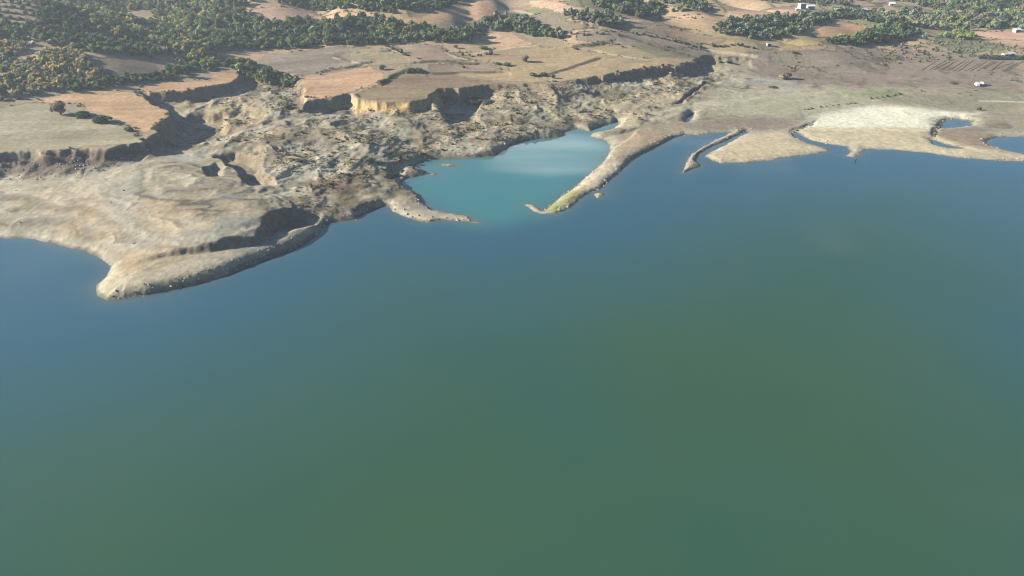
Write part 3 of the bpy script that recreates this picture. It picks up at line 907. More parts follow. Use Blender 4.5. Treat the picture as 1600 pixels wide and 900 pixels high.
def plant(name, x, y, rad, pal, label, cat, group=None, shape=0, big=False, hs=1.0, rot=None):
    o = bpy.data.objects.new(name, None)
    o.location = (x, y, zat(x, y) - .1)
    o.rotation_euler = (0, 0, random.uniform(0, 6.28) if rot is None else rot)
    o.scale = (rad, rad, rad * hs)
    C.objects.link(o)
    o['label'], o['category'] = label, cat
    if group:
        o['group'] = group
    link('trunk' if cat == 'tree' else 'stem', TRUNKS[shape % 3], o)
    link('crown' if cat == 'tree' else 'foliage', crown_mesh(pal, shape, big), o, loc=(0, 0, 0 if cat == 'tree' else -.22))
    return o


def project(x, y, z):
    yy, zz = y, z - CAM_H
    dep = yy * math.cos(PITCH) - zz * math.sin(PITCH)
    up = yy * math.sin(PITCH) + zz * math.cos(PITCH)
    return 800 + FPX * x / dep, 450 - FPX * up / dep, dep


# lone bushes and trees: (u, v of the foot, crown radius in photo pixels, colour, tree?, label, height stretch)
LONE = [
    (95, 179, 14, 'bare', 1, 'rounded grey-brown leafless tree at the corner of the orange field, beside two dark bushes', .8),
    (131, 183, 13, 'dark', 0, 'dark green bush between the grey-brown tree and another dark bush on the field edge', .75),
    (163, 191, 15, 'dark', 0, 'wide dark green bush at the lower end of the row on the orange field edge', .65),
    (201, 205, 7, 'olive', 0, 'small pale olive shrub near the corner of the plateau above the shaded ravine', .8),
    (641, 113, 9, 'green', 0, 'dense green bush at the near end of the hedge beside the orange field', .7),
    (656, 113, 11, 'dark', 0, 'broad dark green bush where four fields meet', .65),
    (597, 109, 6, 'bare', 1, 'small grey leafless tree at the corner of the orange field', 1.1),
    (779, 101, 6, 'dark', 0, 'dark low bush on the tan field, left one of a touching pair', .7),
    (791, 102, 8, 'green', 0, 'wide green low bush on the tan field, right one of a touching pair', .6),
    (821, 96, 7, 'bare', 1, 'lone round grey-brown tree standing in the tan field', .95),
    (833, 119, 8, 'green', 0, 'low green bush near the cliff edge of the tan field', .6),
    (848, 118, 9, 'dark', 0, 'dark wide bush beside a small leafless tree on the tan field', .6),
    (863, 122, 5, 'bare', 1, 'small leafless tree at the end of a bush row on the tan field', 1.1),
    (756, 76, 8, 'green', 0, 'green bush on the track corner below the pale sloping field', .6),
    (712, 75, 4, 'rust', 1, 'small brownish tree alone on the purple-brown field edge', 1.1),
    (724, 106, 3, 'rust', 0, 'tiny brown bush alone on the purple-brown field', .8),
    (900, 77, 4, 'dark', 0, 'small dark bush at the start of a field bank', .8),
    (1228, 123, 9, 'bare', 1, 'bare grey-brown tree with a dark shadow at the top of the dry gully', 1.0),
    (1222, 124, 6, 'straw', 0, 'pale straw-coloured bush leaning against the bare tree by the gully', 1.0),
    (1207, 137, 7, 'dark', 0, 'low dark bush on a pale bank below the bare tree', .45),
    (1490, 131, 6, 'dark', 0, 'dark low bush on a small earth mound near two white vans', .5),
    (1242, 83, 6, 'dark', 0, 'dark bush at the upper end of the dry gully', .55),
    (745, 160, 13, 'green', 0, 'green bush in the hollow beside the shaded cliff', .7),
    (762, 162, 11, 'olive', 0, 'olive-grey bush in the hollow below the cliff', .6),
    (912, 143, 8, 'dark', 0, 'dark bush at the foot of the shaded bank', .5),
    (190, 57, 7, 'yellowgreen', 1, 'bright yellow-green tree standing out in the dark valley wood', 1.2),
    (577, 255, 10, 'olive', 0, 'grey-green shrub clump in the eroded ground above the lagoon', .6),
    (570, 250, 7, 'green', 0, 'green shrub beside a grey-green clump above the lagoon', .6),
    (445, 168, 8, 'straw', 0, 'pale dry shrub in the ravine below the orange field', .9),
    (1387, 61, 6, 'bare', 1, 'pale grey tree in front of the dark wood', 1.4),
    (1530, 172, 4, 'dark', 0, 'small dark bush on the flats beyond the upper pond', .7),
]
for u, v, rp, pal, tree, lab, hs in LONE:
    x, y, z = hit(u, v)
    dep = project(x, y, z)[2]
    plant('tree' if tree else 'bush', x, y, rp * dep / FPX * 1.05, pal, lab, 'tree' if tree else 'bush', None, random.randrange(4), rp > 5, hs)

# woods and hedges: polygon, spacing in metres, crown radius, palette weights, label, group
G, D_, YG, AU, RU, OL, BA, ST = 'green', 'dark', 'yellowgreen', 'autumn', 'rust', 'olive', 'bare', 'straw'
WOODS = [
    ([(0, 70), (40, 66), (85, 76), (130, 84), (140, 96), (158, 108), (165, 118), (140, 128), (105, 140), (60, 147), (0, 152), (-20, 120)], 3.9, 2.1, [(AU, 4), (YG, 2), (OL, 3), (D_, 1.5), (ST, 3), (RU, 1)], 'autumn tree in the tan wood on the slope above the stubble plateau', 'autumn wood on the left slope'),
    ([(0, 38), (60, 42), (110, 47), (150, 57), (200, 68), (260, 76), (300, 88), (345, 106), (330, 112), (300, 102), (250, 92), (200, 87), (140, 82), (60, 66), (0, 66), (-15, 50)], 4.6, 2.6, [(D_, 5), (G, 3), (OL, 1)], 'dark green tree in the belt above the autumn wood', 'dark wood belt on the left slope'),
    ([(95, 146), (150, 127), (215, 122), (250, 117), (262, 104), (290, 100), (312, 108), (284, 122), (220, 131), (160, 137), (120, 145)], 4.2, 2.3, [(D_, 5), (G, 2)], 'dark tree in the shaded hedge behind the orange plateau field', 'hedge behind the orange field'),
    ([(70, 3), (130, 30), (150, 50), (200, 62), (260, 72), (290, 84), (312, 68), (322, 45), (345, 22), (390, 10), (400, -6), (250, -6), (100, -6)], 5.2, 2.9, [(G, 4), (D_, 3), (YG, 3), (AU, 1), (OL, 2)], 'tree in the mixed green and yellow valley wood', 'valley wood between the hills'),
    ([(318, 48), (350, 27), (380, 20), (418, 37), (478, 33), (545, 27), (605, 33), (680, 44), (705, 48), (740, 42), (742, 68), (700, 69), (640, 65), (560, 72), (500, 72), (440, 79), (400, 77), (345, 76), (312, 92), (300, 72)], 4.7, 2.8, [(G, 5), (D_, 5), (OL, 2), (YG, .6)], 'green tree in the long wood above the brown ploughed field', 'long wood across the hillside'),
    ([(270, 75), (310, 66), (330, 84), (345, 98), (342, 108), (320, 106), (298, 96)], 4.6, 2.8, [(YG, 5), (G, 2), (AU, 1)], 'yellow-green tree in the valley mouth above the ravine', 'yellow-green trees at the valley mouth'),
    ([(348, 98), (392, 99), (412, 112), (440, 118), (465, 126), (458, 136), (420, 133), (385, 124), (372, 112)], 4.2, 2.6, [(G, 4), (YG, 1.5), (D_, 3), (OL, 1)], 'green tree at the head of the ravine between the orange fields', 'trees at the ravine head'),
    ([(432, 4), (490, 15), (560, 17), (610, 22), (680, 16), (738, 0), (700, -8), (440, -8)], 5.4, 3.0, [(D_, 6), (G, 3)], 'dark tree in the wood beyond the hilltop fields', 'wood beyond the hilltop fields'),
    ([(742, 38), (790, 26), (828, 28), (850, 44), (880, 51), (906, 55), (872, 61), (818, 57), (795, 45), (752, 53), (742, 48)], 4.8, 2.6, [(D_, 4), (G, 3), (OL, 2)], 'tree in the wood between the two pale hill fields', 'wood between the pale hill fields'),
    ([(876, 21), (938, 23), (952, 24), (975, 34), (975, 41), (935, 41), (892, 31)], 5.0, 2.7, [(D_, 4), (OL, 3)], 'dark tree in the small wood behind the brown stubble hill', 'wood behind the stubble hill'),
    ([(885, 0), (935, 11), (965, 20), (1000, 28), (1032, 21), (1060, 24), (1110, 22), (1110, 8), (1060, -6), (890, -6)], 6.6, 2.9, [(G, 4), (D_, 3), (OL, 3), (YG, 1)], 'tree in the scattered wood among the far hill fields', 'scattered far wood'),
    ([(1112, 46), (1150, 33), (1180, 29), (1280, 23), (1300, 31), (1262, 47), (1250, 55), (1210, 60), (1180, 62), (1112, 53)], 5.0, 2.8, [(D_, 4), (OL, 4), (G, 1)], 'grey-green tree in the wood left of the orange hill field', 'wood on the low hill'),
    ([(1285, 24), (1330, 18), (1360, 25), (1396, 38), (1384, 40), (1335, 29), (1305, 29)], 5.0, 2.8, [(D_, 5), (OL, 1)], 'dark tree on the shaded ridge above the orange hill field', 'ridge wood above the orange hill field'),
    ([(1346, 54), (1380, 43), (1415, 43), (1440, 55), (1402, 65), (1335, 71), (1290, 67), (1300, 64), (1346, 62)], 4.6, 2.9, [(D_, 6), (G, 1)], 'dark tree in the copse in front of the orange hill field', 'copse below the orange hill field'),
    ([(1115, -5), (1190, 12), (1235, 3), (1290, 10), (1350, 15), (1400, 36), (1440, 44), (1500, 48), (1540, 46), (1610, 46), (1620, -6)], 7.6, 3.2, [(G, 3), (D_, 3), (OL, 4), (YG, 2), (BA, 1)], 'tree in the scattered far woodland beyond the valley', 'far valley woodland'),
    ([(1440, 62), (1500, 50), (1530, 58), (1520, 62), (1470, 58)], 6, 2.4, [(G, 3), (OL, 3), (YG, 2)], 'tree in the loose row below the far woodland', 'loose tree row'),
    ([(1470, 0), (1580, 0), (1560, 22), (1480, 26)], 5.5, 3.4, [(D_, 5), (G, 1)], 'dark tree in the dense far grove', 'dense far grove'),
]
WOODS += [
    ([(62, 14), (74, 2), (140, 32), (152, 50), (110, 46), (60, 40)], 4.8, 2.6, [(D_, 6), (OL, 1)], 'dark tree on the shaded slope beside the olive orchard', 'slope beside the olive orchard'),  # trees added to give a bare slope its dark shaded tone
    ([(1390, 72), (1500, 62), (1600, 70), (1610, 84), (1520, 90), (1400, 100), (1330, 92)], 8.5, 1.3, [(OL, 4), (BA, 3), (D_, 1), (YG, 1)], 'tree among scattered low growth on the brown plain', 'scattered growth on the plain'),
    ([(1040, 62), (1100, 78), (1040, 80), (960, 74), (900, 66), (920, 55)], 9.5, 1.2, [(OL, 3), (BA, 3), (D_, 1)], 'tree among scattered low growth on the stubble slope', 'scattered growth on the stubble slope'),
]
HEDGES = [
    ([(594, 131), (604, 124), (612, 119), (632, 112)], 2.6, 1.5, [(D_, 3), (G, 2)], 'dark shrub in the hedge along the edge of the orange field', 'hedge between the orange field and the cliff plateau'),
    ([(604, 72), (618, 78), (642, 90)], 2.8, 1.6, [(D_, 3), (OL, 1)], 'dark shrub in the hedge beside the beige stubble field', 'hedge beside the beige stubble field'),
    ([(722, 87), (745, 88), (772, 84)], 3.2, 1.7, [(OL, 2), (D_, 2)], 'grey-green shrub in the row across the brown fields', 'shrub row across the brown fields'),
    ([(500, 110), (530, 105), (570, 101)], 4, .8, [(RU, 1), (D_, 1)], 'tiny shrub on the bank between the brown and the orange field', 'bank above the orange field'),
    ([(905, 56), (940, 53), (985, 56)], 5, 1.4, [(D_, 2), (BA, 2)], 'small shrub on the line above the long stubble field', 'shrub line on the stubble slope'),
    ([(985, 52), (1040, 62), (1075, 70), (1105, 77)], 3.6, 1.7, [(OL, 2), (BA, 2), (D_, 1)], 'shrub in the winding row beside the long stubble field', 'winding shrub row'),
    ([(1112, 73), (1150, 71), (1190, 78)], 3.2, 1.9, [(D_, 3), (G, 1)], 'dark shrub in the short hedge above the pale track', 'short hedge above the pale track'),
    ([(1118, 98), (1140, 97), (1155, 102)], 3.2, 1.7, [(D_, 3), (OL, 1)], 'dark shrub at the far end of the long shaded bank', 'shrubs ending the shaded bank'),
    ([(955, 117), (1000, 107), (1058, 102), (1096, 92)], 7, 1.2, [(D_, 3), (OL, 1)], 'dark shrub on the brink of the long shaded bank', 'shrubs on the brink of the shaded bank'),
    ([(1238, 112), (1244, 98), (1240, 86)], 4, 1.2, [(BA, 2), (ST, 2), (RU, 1)], 'dry shrub along the gully crossing the brown plain', 'dry gully shrubs'),
    ([(1360, 156), (1390, 150), (1412, 147)], 4, 1.1, [(D_, 3), (G, 1)], 'dark shrub along the ditch beside the green strip', 'ditch shrubs beside the green strip'),
    ([(1250, 172), (1300, 166), (1340, 160)], 4, .9, [(D_, 2), (BA, 1)], 'low dark shrub along the ditch above the white flat', 'ditch shrubs above the white flat'),
    ([(1240, 208), (1248, 200), (1272, 192)], 2.4, .8, [(BA, 2), (D_, 1)], 'low brown shrub along the narrow creek', 'creek shrubs'),
    ([(1460, 214), (1462, 204), (1472, 188)], 2.2, 1.0, [(D_, 2), (BA, 1)], 'dark shrub along the creek bank below the upper pond', 'shrubs below the upper pond'),
    ([(612, 252), (640, 243), (672, 238)], 2.6, 1.3, [(D_, 3), (OL, 2)], 'dark shrub on the shaded bank at the lagoon corner', 'shrubs on the lagoon corner bank'),
    ([(604, 276), (630, 268), (655, 265)], 2.6, 1.1, [(D_, 3), (OL, 1)], 'dark low shrub by the lagoon waterline among rocks', 'shrubs at the lagoon waterline'),
    ([(742, 216), (770, 219), (800, 213)], 2.6, 1.2, [(OL, 3), (BA, 1), (D_, 1)], 'grey-green shrub on the pale bank above the lagoon', 'shrubs on the pale lagoon bank'),
    ([(690, 150), (715, 155), (760, 158)], 2.6, 1.3, [(D_, 2), (G, 2), (OL, 1)], 'green shrub under the shaded cliff hollow', 'shrubs in the cliff hollow'),
    ([(420, 140), (450, 160), (470, 180)], 3, 1.3, [(OL, 2), (ST, 2), (G, 1)], 'pale shrub in the dry ravine left of the orange field', 'shrubs in the dry ravine'),
    ([(270, 160), (310, 158), (350, 150)], 3, 1.3, [(G, 2), (OL, 2), (D_, 1)], 'green shrub on the ravine floor under the upper orange field', 'shrubs on the ravine floor'),
    ([(500, 205), (560, 222), (600, 228)], 4, 1.0, [(OL, 2), (BA, 2)], 'grey shrub on the eroded ground below the yellow cliff', 'shrubs below the yellow cliff'),
    ([(0, 156), (25, 156), (46, 154)], 3, 1.7, [(D_, 2), (G, 2)], 'dark shrub at the foot of the autumn wood', 'shrubs at the foot of the autumn wood'),
    ([(1500, 57), (1515, 58), (1545, 62), (1570, 60)], 5, 1.8, [(G, 2), (OL, 2)], 'green shrub on the edge of the pale orange far field', 'shrubs edging the far orange field'),
    ([(1330, 125), (1300, 118), (1270, 112)], 9, .9, [(BA, 2), (RU, 1)], 'small dry shrub on the brown plain', 'dry shrubs on the brown plain'),
]


def pick(wts):
    tot = sum(k for _, k in wts)
    r = random.uniform(0, tot)
    for c, k in wts:
        r -= k
        if r <= 0:
            return c
    return wts[0][0]


trees = []
for wi, (pts, sp_, rad, wts, lab, grp) in enumerate(WOODS):
    dense = sp_ < 6
    sp_, rad = sp_ * .82, rad * .8
    P = hpoly(pts)
    xs, ys = [p[0] for p in P], [p[1] for p in P]
    gxs, gys = np.meshgrid(np.arange(min(xs), max(xs), sp_), np.arange(min(ys), max(ys), sp_))
    gxs = (gxs + rng.uniform(-.45, .45, gxs.shape) * sp_).ravel()
    gys = (gys + rng.uniform(-.45, .45, gys.shape) * sp_).ravel()
    keep = inside(gxs, gys, P)
    cl = fbm(gxs, gys, 45, 3, 700 + wi)
    keep &= cl > (-.62 if dense else -.3)
    d_edge = sdf(gxs, gys, P)[0][keep]
    tone = fbm(gxs, gys, 38, 2, 760 + wi)[keep]
    for x, y, c, tn, de_ in zip(gxs[keep], gys[keep], cl[keep], tone, d_edge):
        if np.any(fid[min(np.searchsorted(rr, math.hypot(x, y)), nr - 1), min(np.searchsorted(az, math.degrees(math.atan2(x, y))), na - 1)] >= 0):
            continue
        z = zat(x, y)
        u, v, dep = project(x, y, z + 2)
        if u < -40 or u > 1640 or v < -45 or dep < 50:
            continue
        r = rad * 1.08 * random.choice((random.uniform(.5, .9), random.uniform(.8, 1.2), random.uniform(1.0, 1.45))) * (1.2 if c > .3 else 1)
        trees.append((r / dep, x, y, z, r, pick([(a_, k_ * (2.6 if (tn > 0) == (a_ in ('yellowgreen', 'autumn', 'straw', 'olive', 'green')) else 1)) for a_, k_ in wts]), random.uniform(.85, 1.25), ('edge ' if de_ < 7 else 'inner ') + lab[lab.index('tree'):], grp, -5 < u < 1605 and v > 2))
trees.sort(key=lambda a: -a[0])
vis = [a for a in trees if a[9]]
single, rest = vis[:255], vis[255:] + [a for a in trees if not a[9]]
WORD = {'dark': 'dark green', 'green': 'mid-green', 'yellowgreen': 'yellow-green', 'autumn': 'golden tan', 'rust': 'rusty brown', 'olive': 'grey-green', 'bare': 'leafless grey', 'straw': 'straw-coloured'}
for s_, x, y, z, r, pal, hs, lab, grp, _ in single:
    size = 'large ' if r > 2.8 else 'small ' if r < 2.3 else 'medium '
    plant('tree', x, y, r, pal, size + WORD[pal] + ' ' + lab, 'tree', grp, random.randrange(4), False, hs)


def scatter(name, items, n_cards, card, label, nshapes=5):
    """many small plants as one mesh; items = (x, y, z, radius, palette, height stretch)"""
    prot = [crown(n_cards, 900 + k, (.85, .7, 1.0, .65, .8)[k], card, 6) for k in range(nshapes)]
    Vs, Fs, Cs, base = [], [], [], 0
    for x, y, z, r, pal, hs in items:
        Vp, Fp, v = prot[random.randrange(nshapes)]
        a = random.uniform(0, 6.28)
        c, s_ = math.cos(a), math.sin(a)
        q_ = np.stack([Vp[:, 0] * c - Vp[:, 1] * s_, Vp[:, 0] * s_ + Vp[:, 1] * c, Vp[:, 2] * hs], -1) * r
        Vs.append((q_ + (x, y, z - .15)).astype(np.float32))
        Fs.append(Fp + base)
        base += len(Vp)
        Cs.append((lin(PAL[pal], 1.2 * random.uniform(.8, 1.2)) * v[:, None]).astype(np.float32))
    me = mesh_np(name, np.concatenate(Vs), np.concatenate(Fs), np.concatenate(Cs), M_leaf, False)
    return link(name, me, kind='stuff', label=label)


scatter('woodland', [a[1:7] for a in rest], 56, .44, 'mass of far green and yellowish woodland on the hills')
print('TREES', len(trees), 'single', len(single), 'rest', len(rest))

n_sh = 0
for pts, sp_, rad, wts, lab, grp in HEDGES:
    P = hpoly(pts)
    for (ax, ay), (bx_, by_) in zip(P[:-1], P[1:]):
        L = math.hypot(bx_ - ax, by_ - ay)
        for k in range(max(1, int(L / sp_))):
            f = (k + random.uniform(.1, .9)) * sp_ / L
            if f > 1 or n_sh > 295:
                break
            x, y = ax + (bx_ - ax) * f + random.uniform(-.8, .8), ay + (by_ - ay) * f + random.uniform(-.8, .8)
            plant('shrub', x, y, rad * random.uniform(.6, 1.2), pick(wts), lab, 'shrub', grp, random.randrange(4), False, random.uniform(.6, 1.0))
            n_sh += 1
print('SHRUBS', n_sh)

# olive orchard in rows on the top left slope
Po = hpoly([(-2, 36), (58, 38), (66, 20), (62, 3), (40, 1), (-2, 1)])
xs, ys = [p[0] for p in Po], [p[1] for p in Po]
n_ol = 0
for x in np.arange(min(xs), max(xs) + 90, 5.4):
    for y in np.arange(min(ys), max(ys), 7.0):
        xx, yy = x + random.uniform(-.3, .3) + (y - min(ys)) * -.74, y + random.uniform(-.4, .4)
        if inside(np.array([xx]), np.array([yy]), Po)[0]:
            plant('olive_tree', xx, yy, random.uniform(1.6, 2.1), 'olive', 'small olive tree in the regular rows of the hillside orchard', 'olive tree', 'olive orchard on the hillside', random.randrange(4), False, .9)
            n_ol += 1
print('OLIVES', n_ol)


# ------------------------------------------------------------------ dry scrub, rubble
cand = np.nonzero(((d_sh > 3) & (UP < .5) & (RR < 560) & (np.abs(np.degrees(AZ)) < 41)).ravel())[0]
den = (sstep(2, 16, d_bad) + .004) * sstep(-.25, .35, fbm(X, Y, 16, 3, 801)) * np.clip((Z - 1.6) / 2, 0, 1) * RR * RR
den[Z < 1.5] *= 0
pr = den.ravel()[cand]
sel = rng.choice(cand, 11000, replace=False, p=pr / pr.sum())
items = [(X.ravel()[k], Y.ravel()[k], Z.ravel()[k] - .05, float(rng.uniform(.18, .6) * (2.6 if rng.random() < .04 else 1)), ('bare', 'straw', 'olive', 'rust', 'dark')[int(rng.choice(5, p=[.24, .24, .30, .12, .10]))], .6) for k in sel]
hedge_k = np.maximum(np.maximum(edge, plain_k * .05 * (fid < 0)), sstep(1.6, .8, ed) * pk[..., 0] * (fid < 0)) * sstep(.02, .25, fbm(X, Y, 34, 2, 811)) * ((UP > .85) | (plain_k > .5)) * (np.abs(np.degrees(AZ)) < 38) * (RR < 1000) * (RR > 330) * RR * RR
hk = rng.choice(hedge_k.size, 3000, replace=False, p=(hedge_k / hedge_k.sum()).ravel())
scatter('hedge_growth', [(X.ravel()[k], Y.ravel()[k], Z.ravel()[k], float(rng.uniform(.35, 1.15)), ('dark', 'olive', 'bare', 'green', 'rust')[int(rng.choice(5, p=[.3, .3, .2, .12, .08]))], .75) for k in hk], 14, .55, 'weeds and low growth along the banks between the fields')
scatter('dry_scrub', items, 9, .62, 'sparse dry scrub over the eroded old lake bed')

sh = np.nonzero(((d_sh > -.6) & (d_sh < 3.2) & (Lb < 2.3) & (RR < 480) & (np.abs(np.degrees(AZ)) < 41)).ravel())[0]
rk = rng.choice(sh, 1100, replace=False)
bk = np.nonzero(((UP > .03) & (UP < .5) & (Wd < 10) & (RR < 520) & (np.abs(np.degrees(AZ)) < 41)).ravel())[0]
rk = np.concatenate([rk, rng.choice(bk, 900, replace=False)])
octv = np.array([(1, 0, 0), (-1, 0, 0), (0, 1, 0), (0, -1, 0), (0, 0, .7), (0, 0, -.6)], float)
octf = np.array([(0, 2, 4), (2, 1, 4), (1, 3, 4), (3, 0, 4), (2, 0, 5), (1, 2, 5), (3, 1, 5), (0, 3, 5)])
Vs, Fs, Cs = [], [], []
for n, k in enumerate(rk):
    r = float(np.clip(rng.lognormal(-1.3, .5), .12, .65))
    rot = rng.uniform(0, 6.28)
    q_ = octv * rng.uniform(.6, 1.25, (6, 3)) * r
    q_ = np.stack([q_[:, 0] * math.cos(rot) - q_[:, 1] * math.sin(rot), q_[:, 0] * math.sin(rot) + q_[:, 1] * math.cos(rot), q_[:, 2]], -1)
    Vs.append(q_ + (X.ravel()[k], Y.ravel()[k], max(Z.ravel()[k], -.05) + r * .15))
    Fs.append(octf + n * 6)
    Cs.append(np.tile(lin((206, 192, 168), .7) * rng.uniform(.7, 1.15), (6, 1)))
link('rubble', mesh_np('rubble', np.concatenate(Vs), np.concatenate(Fs), np.concatenate(Cs), M_soil, False), kind='stuff', label='pale stones strewn along the shore and under the banks')

# ------------------------------------------------------------------ buildings, vans, vines, stump
M_white = flat('white_render', (.46, .445, .42), .85, .08)
M_tile = flat('roof_tile', (.42, .24, .17), .9, .2, 4)
M_tin = flat('tin_roof', (.66, .70, .72), .5, .08)
M_dark = flat('dark_glass', (.03, .035, .04), .15, .1)
M_wood = flat('brown_wood', (.14, .09, .06), .8, .2)
M_paint = flat('white_paint', (.66, .66, .66), .35, .03)
M_tyre = flat('tyre_rubber', (.02, .02, .02), .9, .1)
M_grey = flat('grey_render', (.48, .46, .44), .9, .1)


def box(x0, x1, y0, y1, z0, z1):
    v = [(x, y, z) for z in (z0, z1) for x, y in ((x0, y0), (x1, y0), (x1, y1), (x0, y1))]
    return v, [(3, 2, 1, 0), (4, 5, 6, 7), (0, 1, 5, 4), (1, 2, 6, 5), (2, 3, 7, 6), (3, 0, 4, 7)]


def pyobj(name, vf, mat, parent):
    me = bpy.data.meshes.new(name)
    me.from_pydata(*[vf[0], [], vf[1]])
    me.materials.append(mat)
    return link(name, me, parent)


def house(u, v, w_, d_, h_, roof, rot, label, cat='house', wall_mat=None, roof_mat=None, name='house', sink=.3):
    w_, d_, h_ = w_ * .8, d_ * .8, max(h_ * .85, 2.1)
    x, y, z = hit(u, v)
    o = link(name, None, None, label, cat, loc=(x, y, z - sink))
    o.rotation_euler = (0, 0, R_(rot))
    a, b_, g = w_ / 2, d_ / 2, (d_ * .22 if roof == 'gable' else 0)
    V_ = [(-a, -b_, 0), (a, -b_, 0), (a, b_, 0), (-a, b_, 0), (-a, -b_, h_), (a, -b_, h_), (a, b_, h_), (-a, b_, h_)]
    F_ = [(0, 1, 5, 4), (2, 3, 7, 6)]
    if g:
        V_ += [(-a, 0, h_ + g), (a, 0, h_ + g)]
        F_ += [(1, 2, 6, 9, 5), (3, 0, 4, 8, 7)]
    else:
        F_ += [(1, 2, 6, 5), (3, 0, 4, 7)]
    pyobj('wall', (V_, F_), wall_mat or M_white, o)
    e, th = .45, .16
    if g:
        sl = g / b_
        rv = []
        for sx in (-a - e, a + e):
            rv += [(sx, -b_ - e, h_ - e * sl), (sx, 0, h_ + g), (sx, b_ + e, h_ - e * sl), (sx, -b_ - e, h_ - e * sl + th), (sx, 0, h_ + g + th), (sx, b_ + e, h_ - e * sl + th)]
        rf = pyobj('roof', (rv, [(3, 9, 10, 4), (4, 10, 11, 5), (0, 1, 7, 6), (1, 2, 8, 7), (0, 6, 9, 3), (2, 5, 11, 8), (0, 3, 4, 1), (1, 4, 5, 2), (6, 7, 10, 9), (7, 8, 11, 10)]), roof_mat or M_tile, o)
        if cat == 'house':
            pyobj('chimney', box(a * .45, a * .45 + .6, .4, 1.0, h_ + g * .3, h_ + g + .9), M_white, rf)
    else:
        pyobj('roof', box(-a - .2, a + .2, -b_ - .2, b_ + .2, h_, h_ + .2), roof_mat or M_tin, o)
    pyobj('door', box(-.5, .5, -b_ - .05, -b_ + .05, 0, 2.1 + sink), M_wood, o)
    storeys = max(1, int(h_ / 2.9))
    for st in range(storeys):
        for k in range(max(1, int(w_ / 3.2))):
            px = -a + (k + .5) * w_ / max(1, int(w_ / 3.2))
            if abs(px) < 1.1 and st == 0:
                continue
            pyobj('window', box(px - .5, px + .5, -b_ - .04, -b_ + .05, st * 2.9 + 1.2, st * 2.9 + 2.3), M_dark, o)
    return o


house(1252, 14, 6.5, 6, 5.6, 'flat', 12, 'white two-storey farmhouse at the far edge of the pale field', roof_mat=M_grey)
house(1266, 13, 8, 5, 2.8, 'gable', 4, 'long low white outbuilding with a pale roof beside the two-storey farmhouse', 'outbuilding', roof_mat=M_tin, name='outbuilding')
house(1246, 17, 4.5, 3.5, 2.4, 'gable', -15, 'small white shed in front of the two-storey farmhouse', 'shed', roof_mat=M_tin, name='shed')
house(1350, 19, 5, 5, 3, 'gable', 20, 'small white house on the wooded ridge above the orange hill field', roof_mat=M_tin)
house(1393, 9, 6, 5, 3, 'gable', -10, 'small white house alone in the far scattered woodland', roof_mat=M_tin)
house(1432, 48, 5, 4.5, 2.8, 'flat', 10, 'small white hut beside the dark copse on a dirt track', 'hut', roof_mat=M_white, name='hut')
house(1421, 49, 6, 5, 2.4, 'flat', -5, 'low shed with a pale bluish tin roof at the edge of the copse', 'shed', wall_mat=M_grey, name='shed')
house(1571, 88, 6, 4, 2.4, 'gable', 4, 'wide low white shed by the orchard rows, left of a matching smaller one', 'shed', roof_mat=M_white, name='shed')
house(1580, 87, 4, 4, 2.3, 'gable', -4, 'small white shed by the orchard rows beside a wider one', 'shed', roof_mat=M_white, name='shed')
house(1588, 50, 6, 5, 3, 'gable', 8, 'white house on the far pale orange field', roof_mat=M_tin)
house(1569, 31, 7, 6, 3.2, 'gable', 30, 'pale house with a tiled roof among the far trees beyond the orange field')
house(1494, 23, 9, 7, 3.5, 'gable', -20, 'grey-walled house half hidden in the dense far grove', wall_mat=M_grey)
house(1201, 72, 3.6, 3, 2.2, 'flat', 0, 'tiny white hut below the grey-green hill wood', 'hut', roof_mat=M_white, name='hut')


def van(u, v, rot, label):
    x, y, z = hit(u, v)
    o = link('parked_van', None, None, label, 'van', loc=(x, y, z - .03))
    o.rotation_euler = (0, 0, R_(rot))
    prof = [(-2.5, .35), (2.4, .35), (2.5, .75), (2.35, 1.1), (1.65, 1.25), (1.05, 2.0), (.8, 2.12), (-2.35, 2.12), (-2.5, 1.9)]
    n = len(prof)
    V_ = [(p, -.92, q_) for p, q_ in prof] + [(p, .92, q_) for p, q_ in prof]
    F_ = [tuple(range(n)), tuple(range(2 * n - 1, n - 1, -1))] + [(i, i + n, (i + 1) % n + n, (i + 1) % n) for i in range(n)]
    bo = pyobj('body', (V_, F_), M_paint, o)
    pyobj('windscreen', ([(1.60, -.8, 1.33), (1.60, .8, 1.33), (1.12, .8, 1.93), (1.12, -.8, 1.93), (1.66, -.8, 1.33), (1.66, .8, 1.33), (1.18, .8, 1.93), (1.18, -.8, 1.93)],
                         [(4, 5, 6, 7), (3, 2, 1, 0), (0, 1, 5, 4), (1, 2, 6, 5), (2, 3, 7, 6), (3, 0, 4, 7)]), M_dark, o)
    for sy in (-1, 1):
        pyobj('side_window', box(.1, .95, sy * .93 - .02, sy * .93 + .02, 1.3, 1.85), M_dark, o)
        pyobj('headlight', box(2.38, 2.5, sy * .7 - .15, sy * .7 + .15, .8, 1.0), M_tin, o)
        for wx_ in (-1.6, 1.6):
            k = 14
            V_ = [(wx_ + .34 * math.cos(6.2832 * i / k), sy * .82 + dy_, .34 + .34 * math.sin(6.2832 * i / k)) for dy_ in (-.12, .12) for i in range(k)]
            F_ = [tuple(range(k)), tuple(range(2 * k - 1, k - 1, -1))] + [(i, i + k, (i + 1) % k + k, (i + 1) % k) for i in range(k)]
            pyobj('wheel', (V_, F_), M_tyre, o)


van(1526, 134, 75, 'white van parked on the brown plain, end on, left of another white van')
van(1533, 133, 60, 'white van parked on the brown plain, right of another white van')


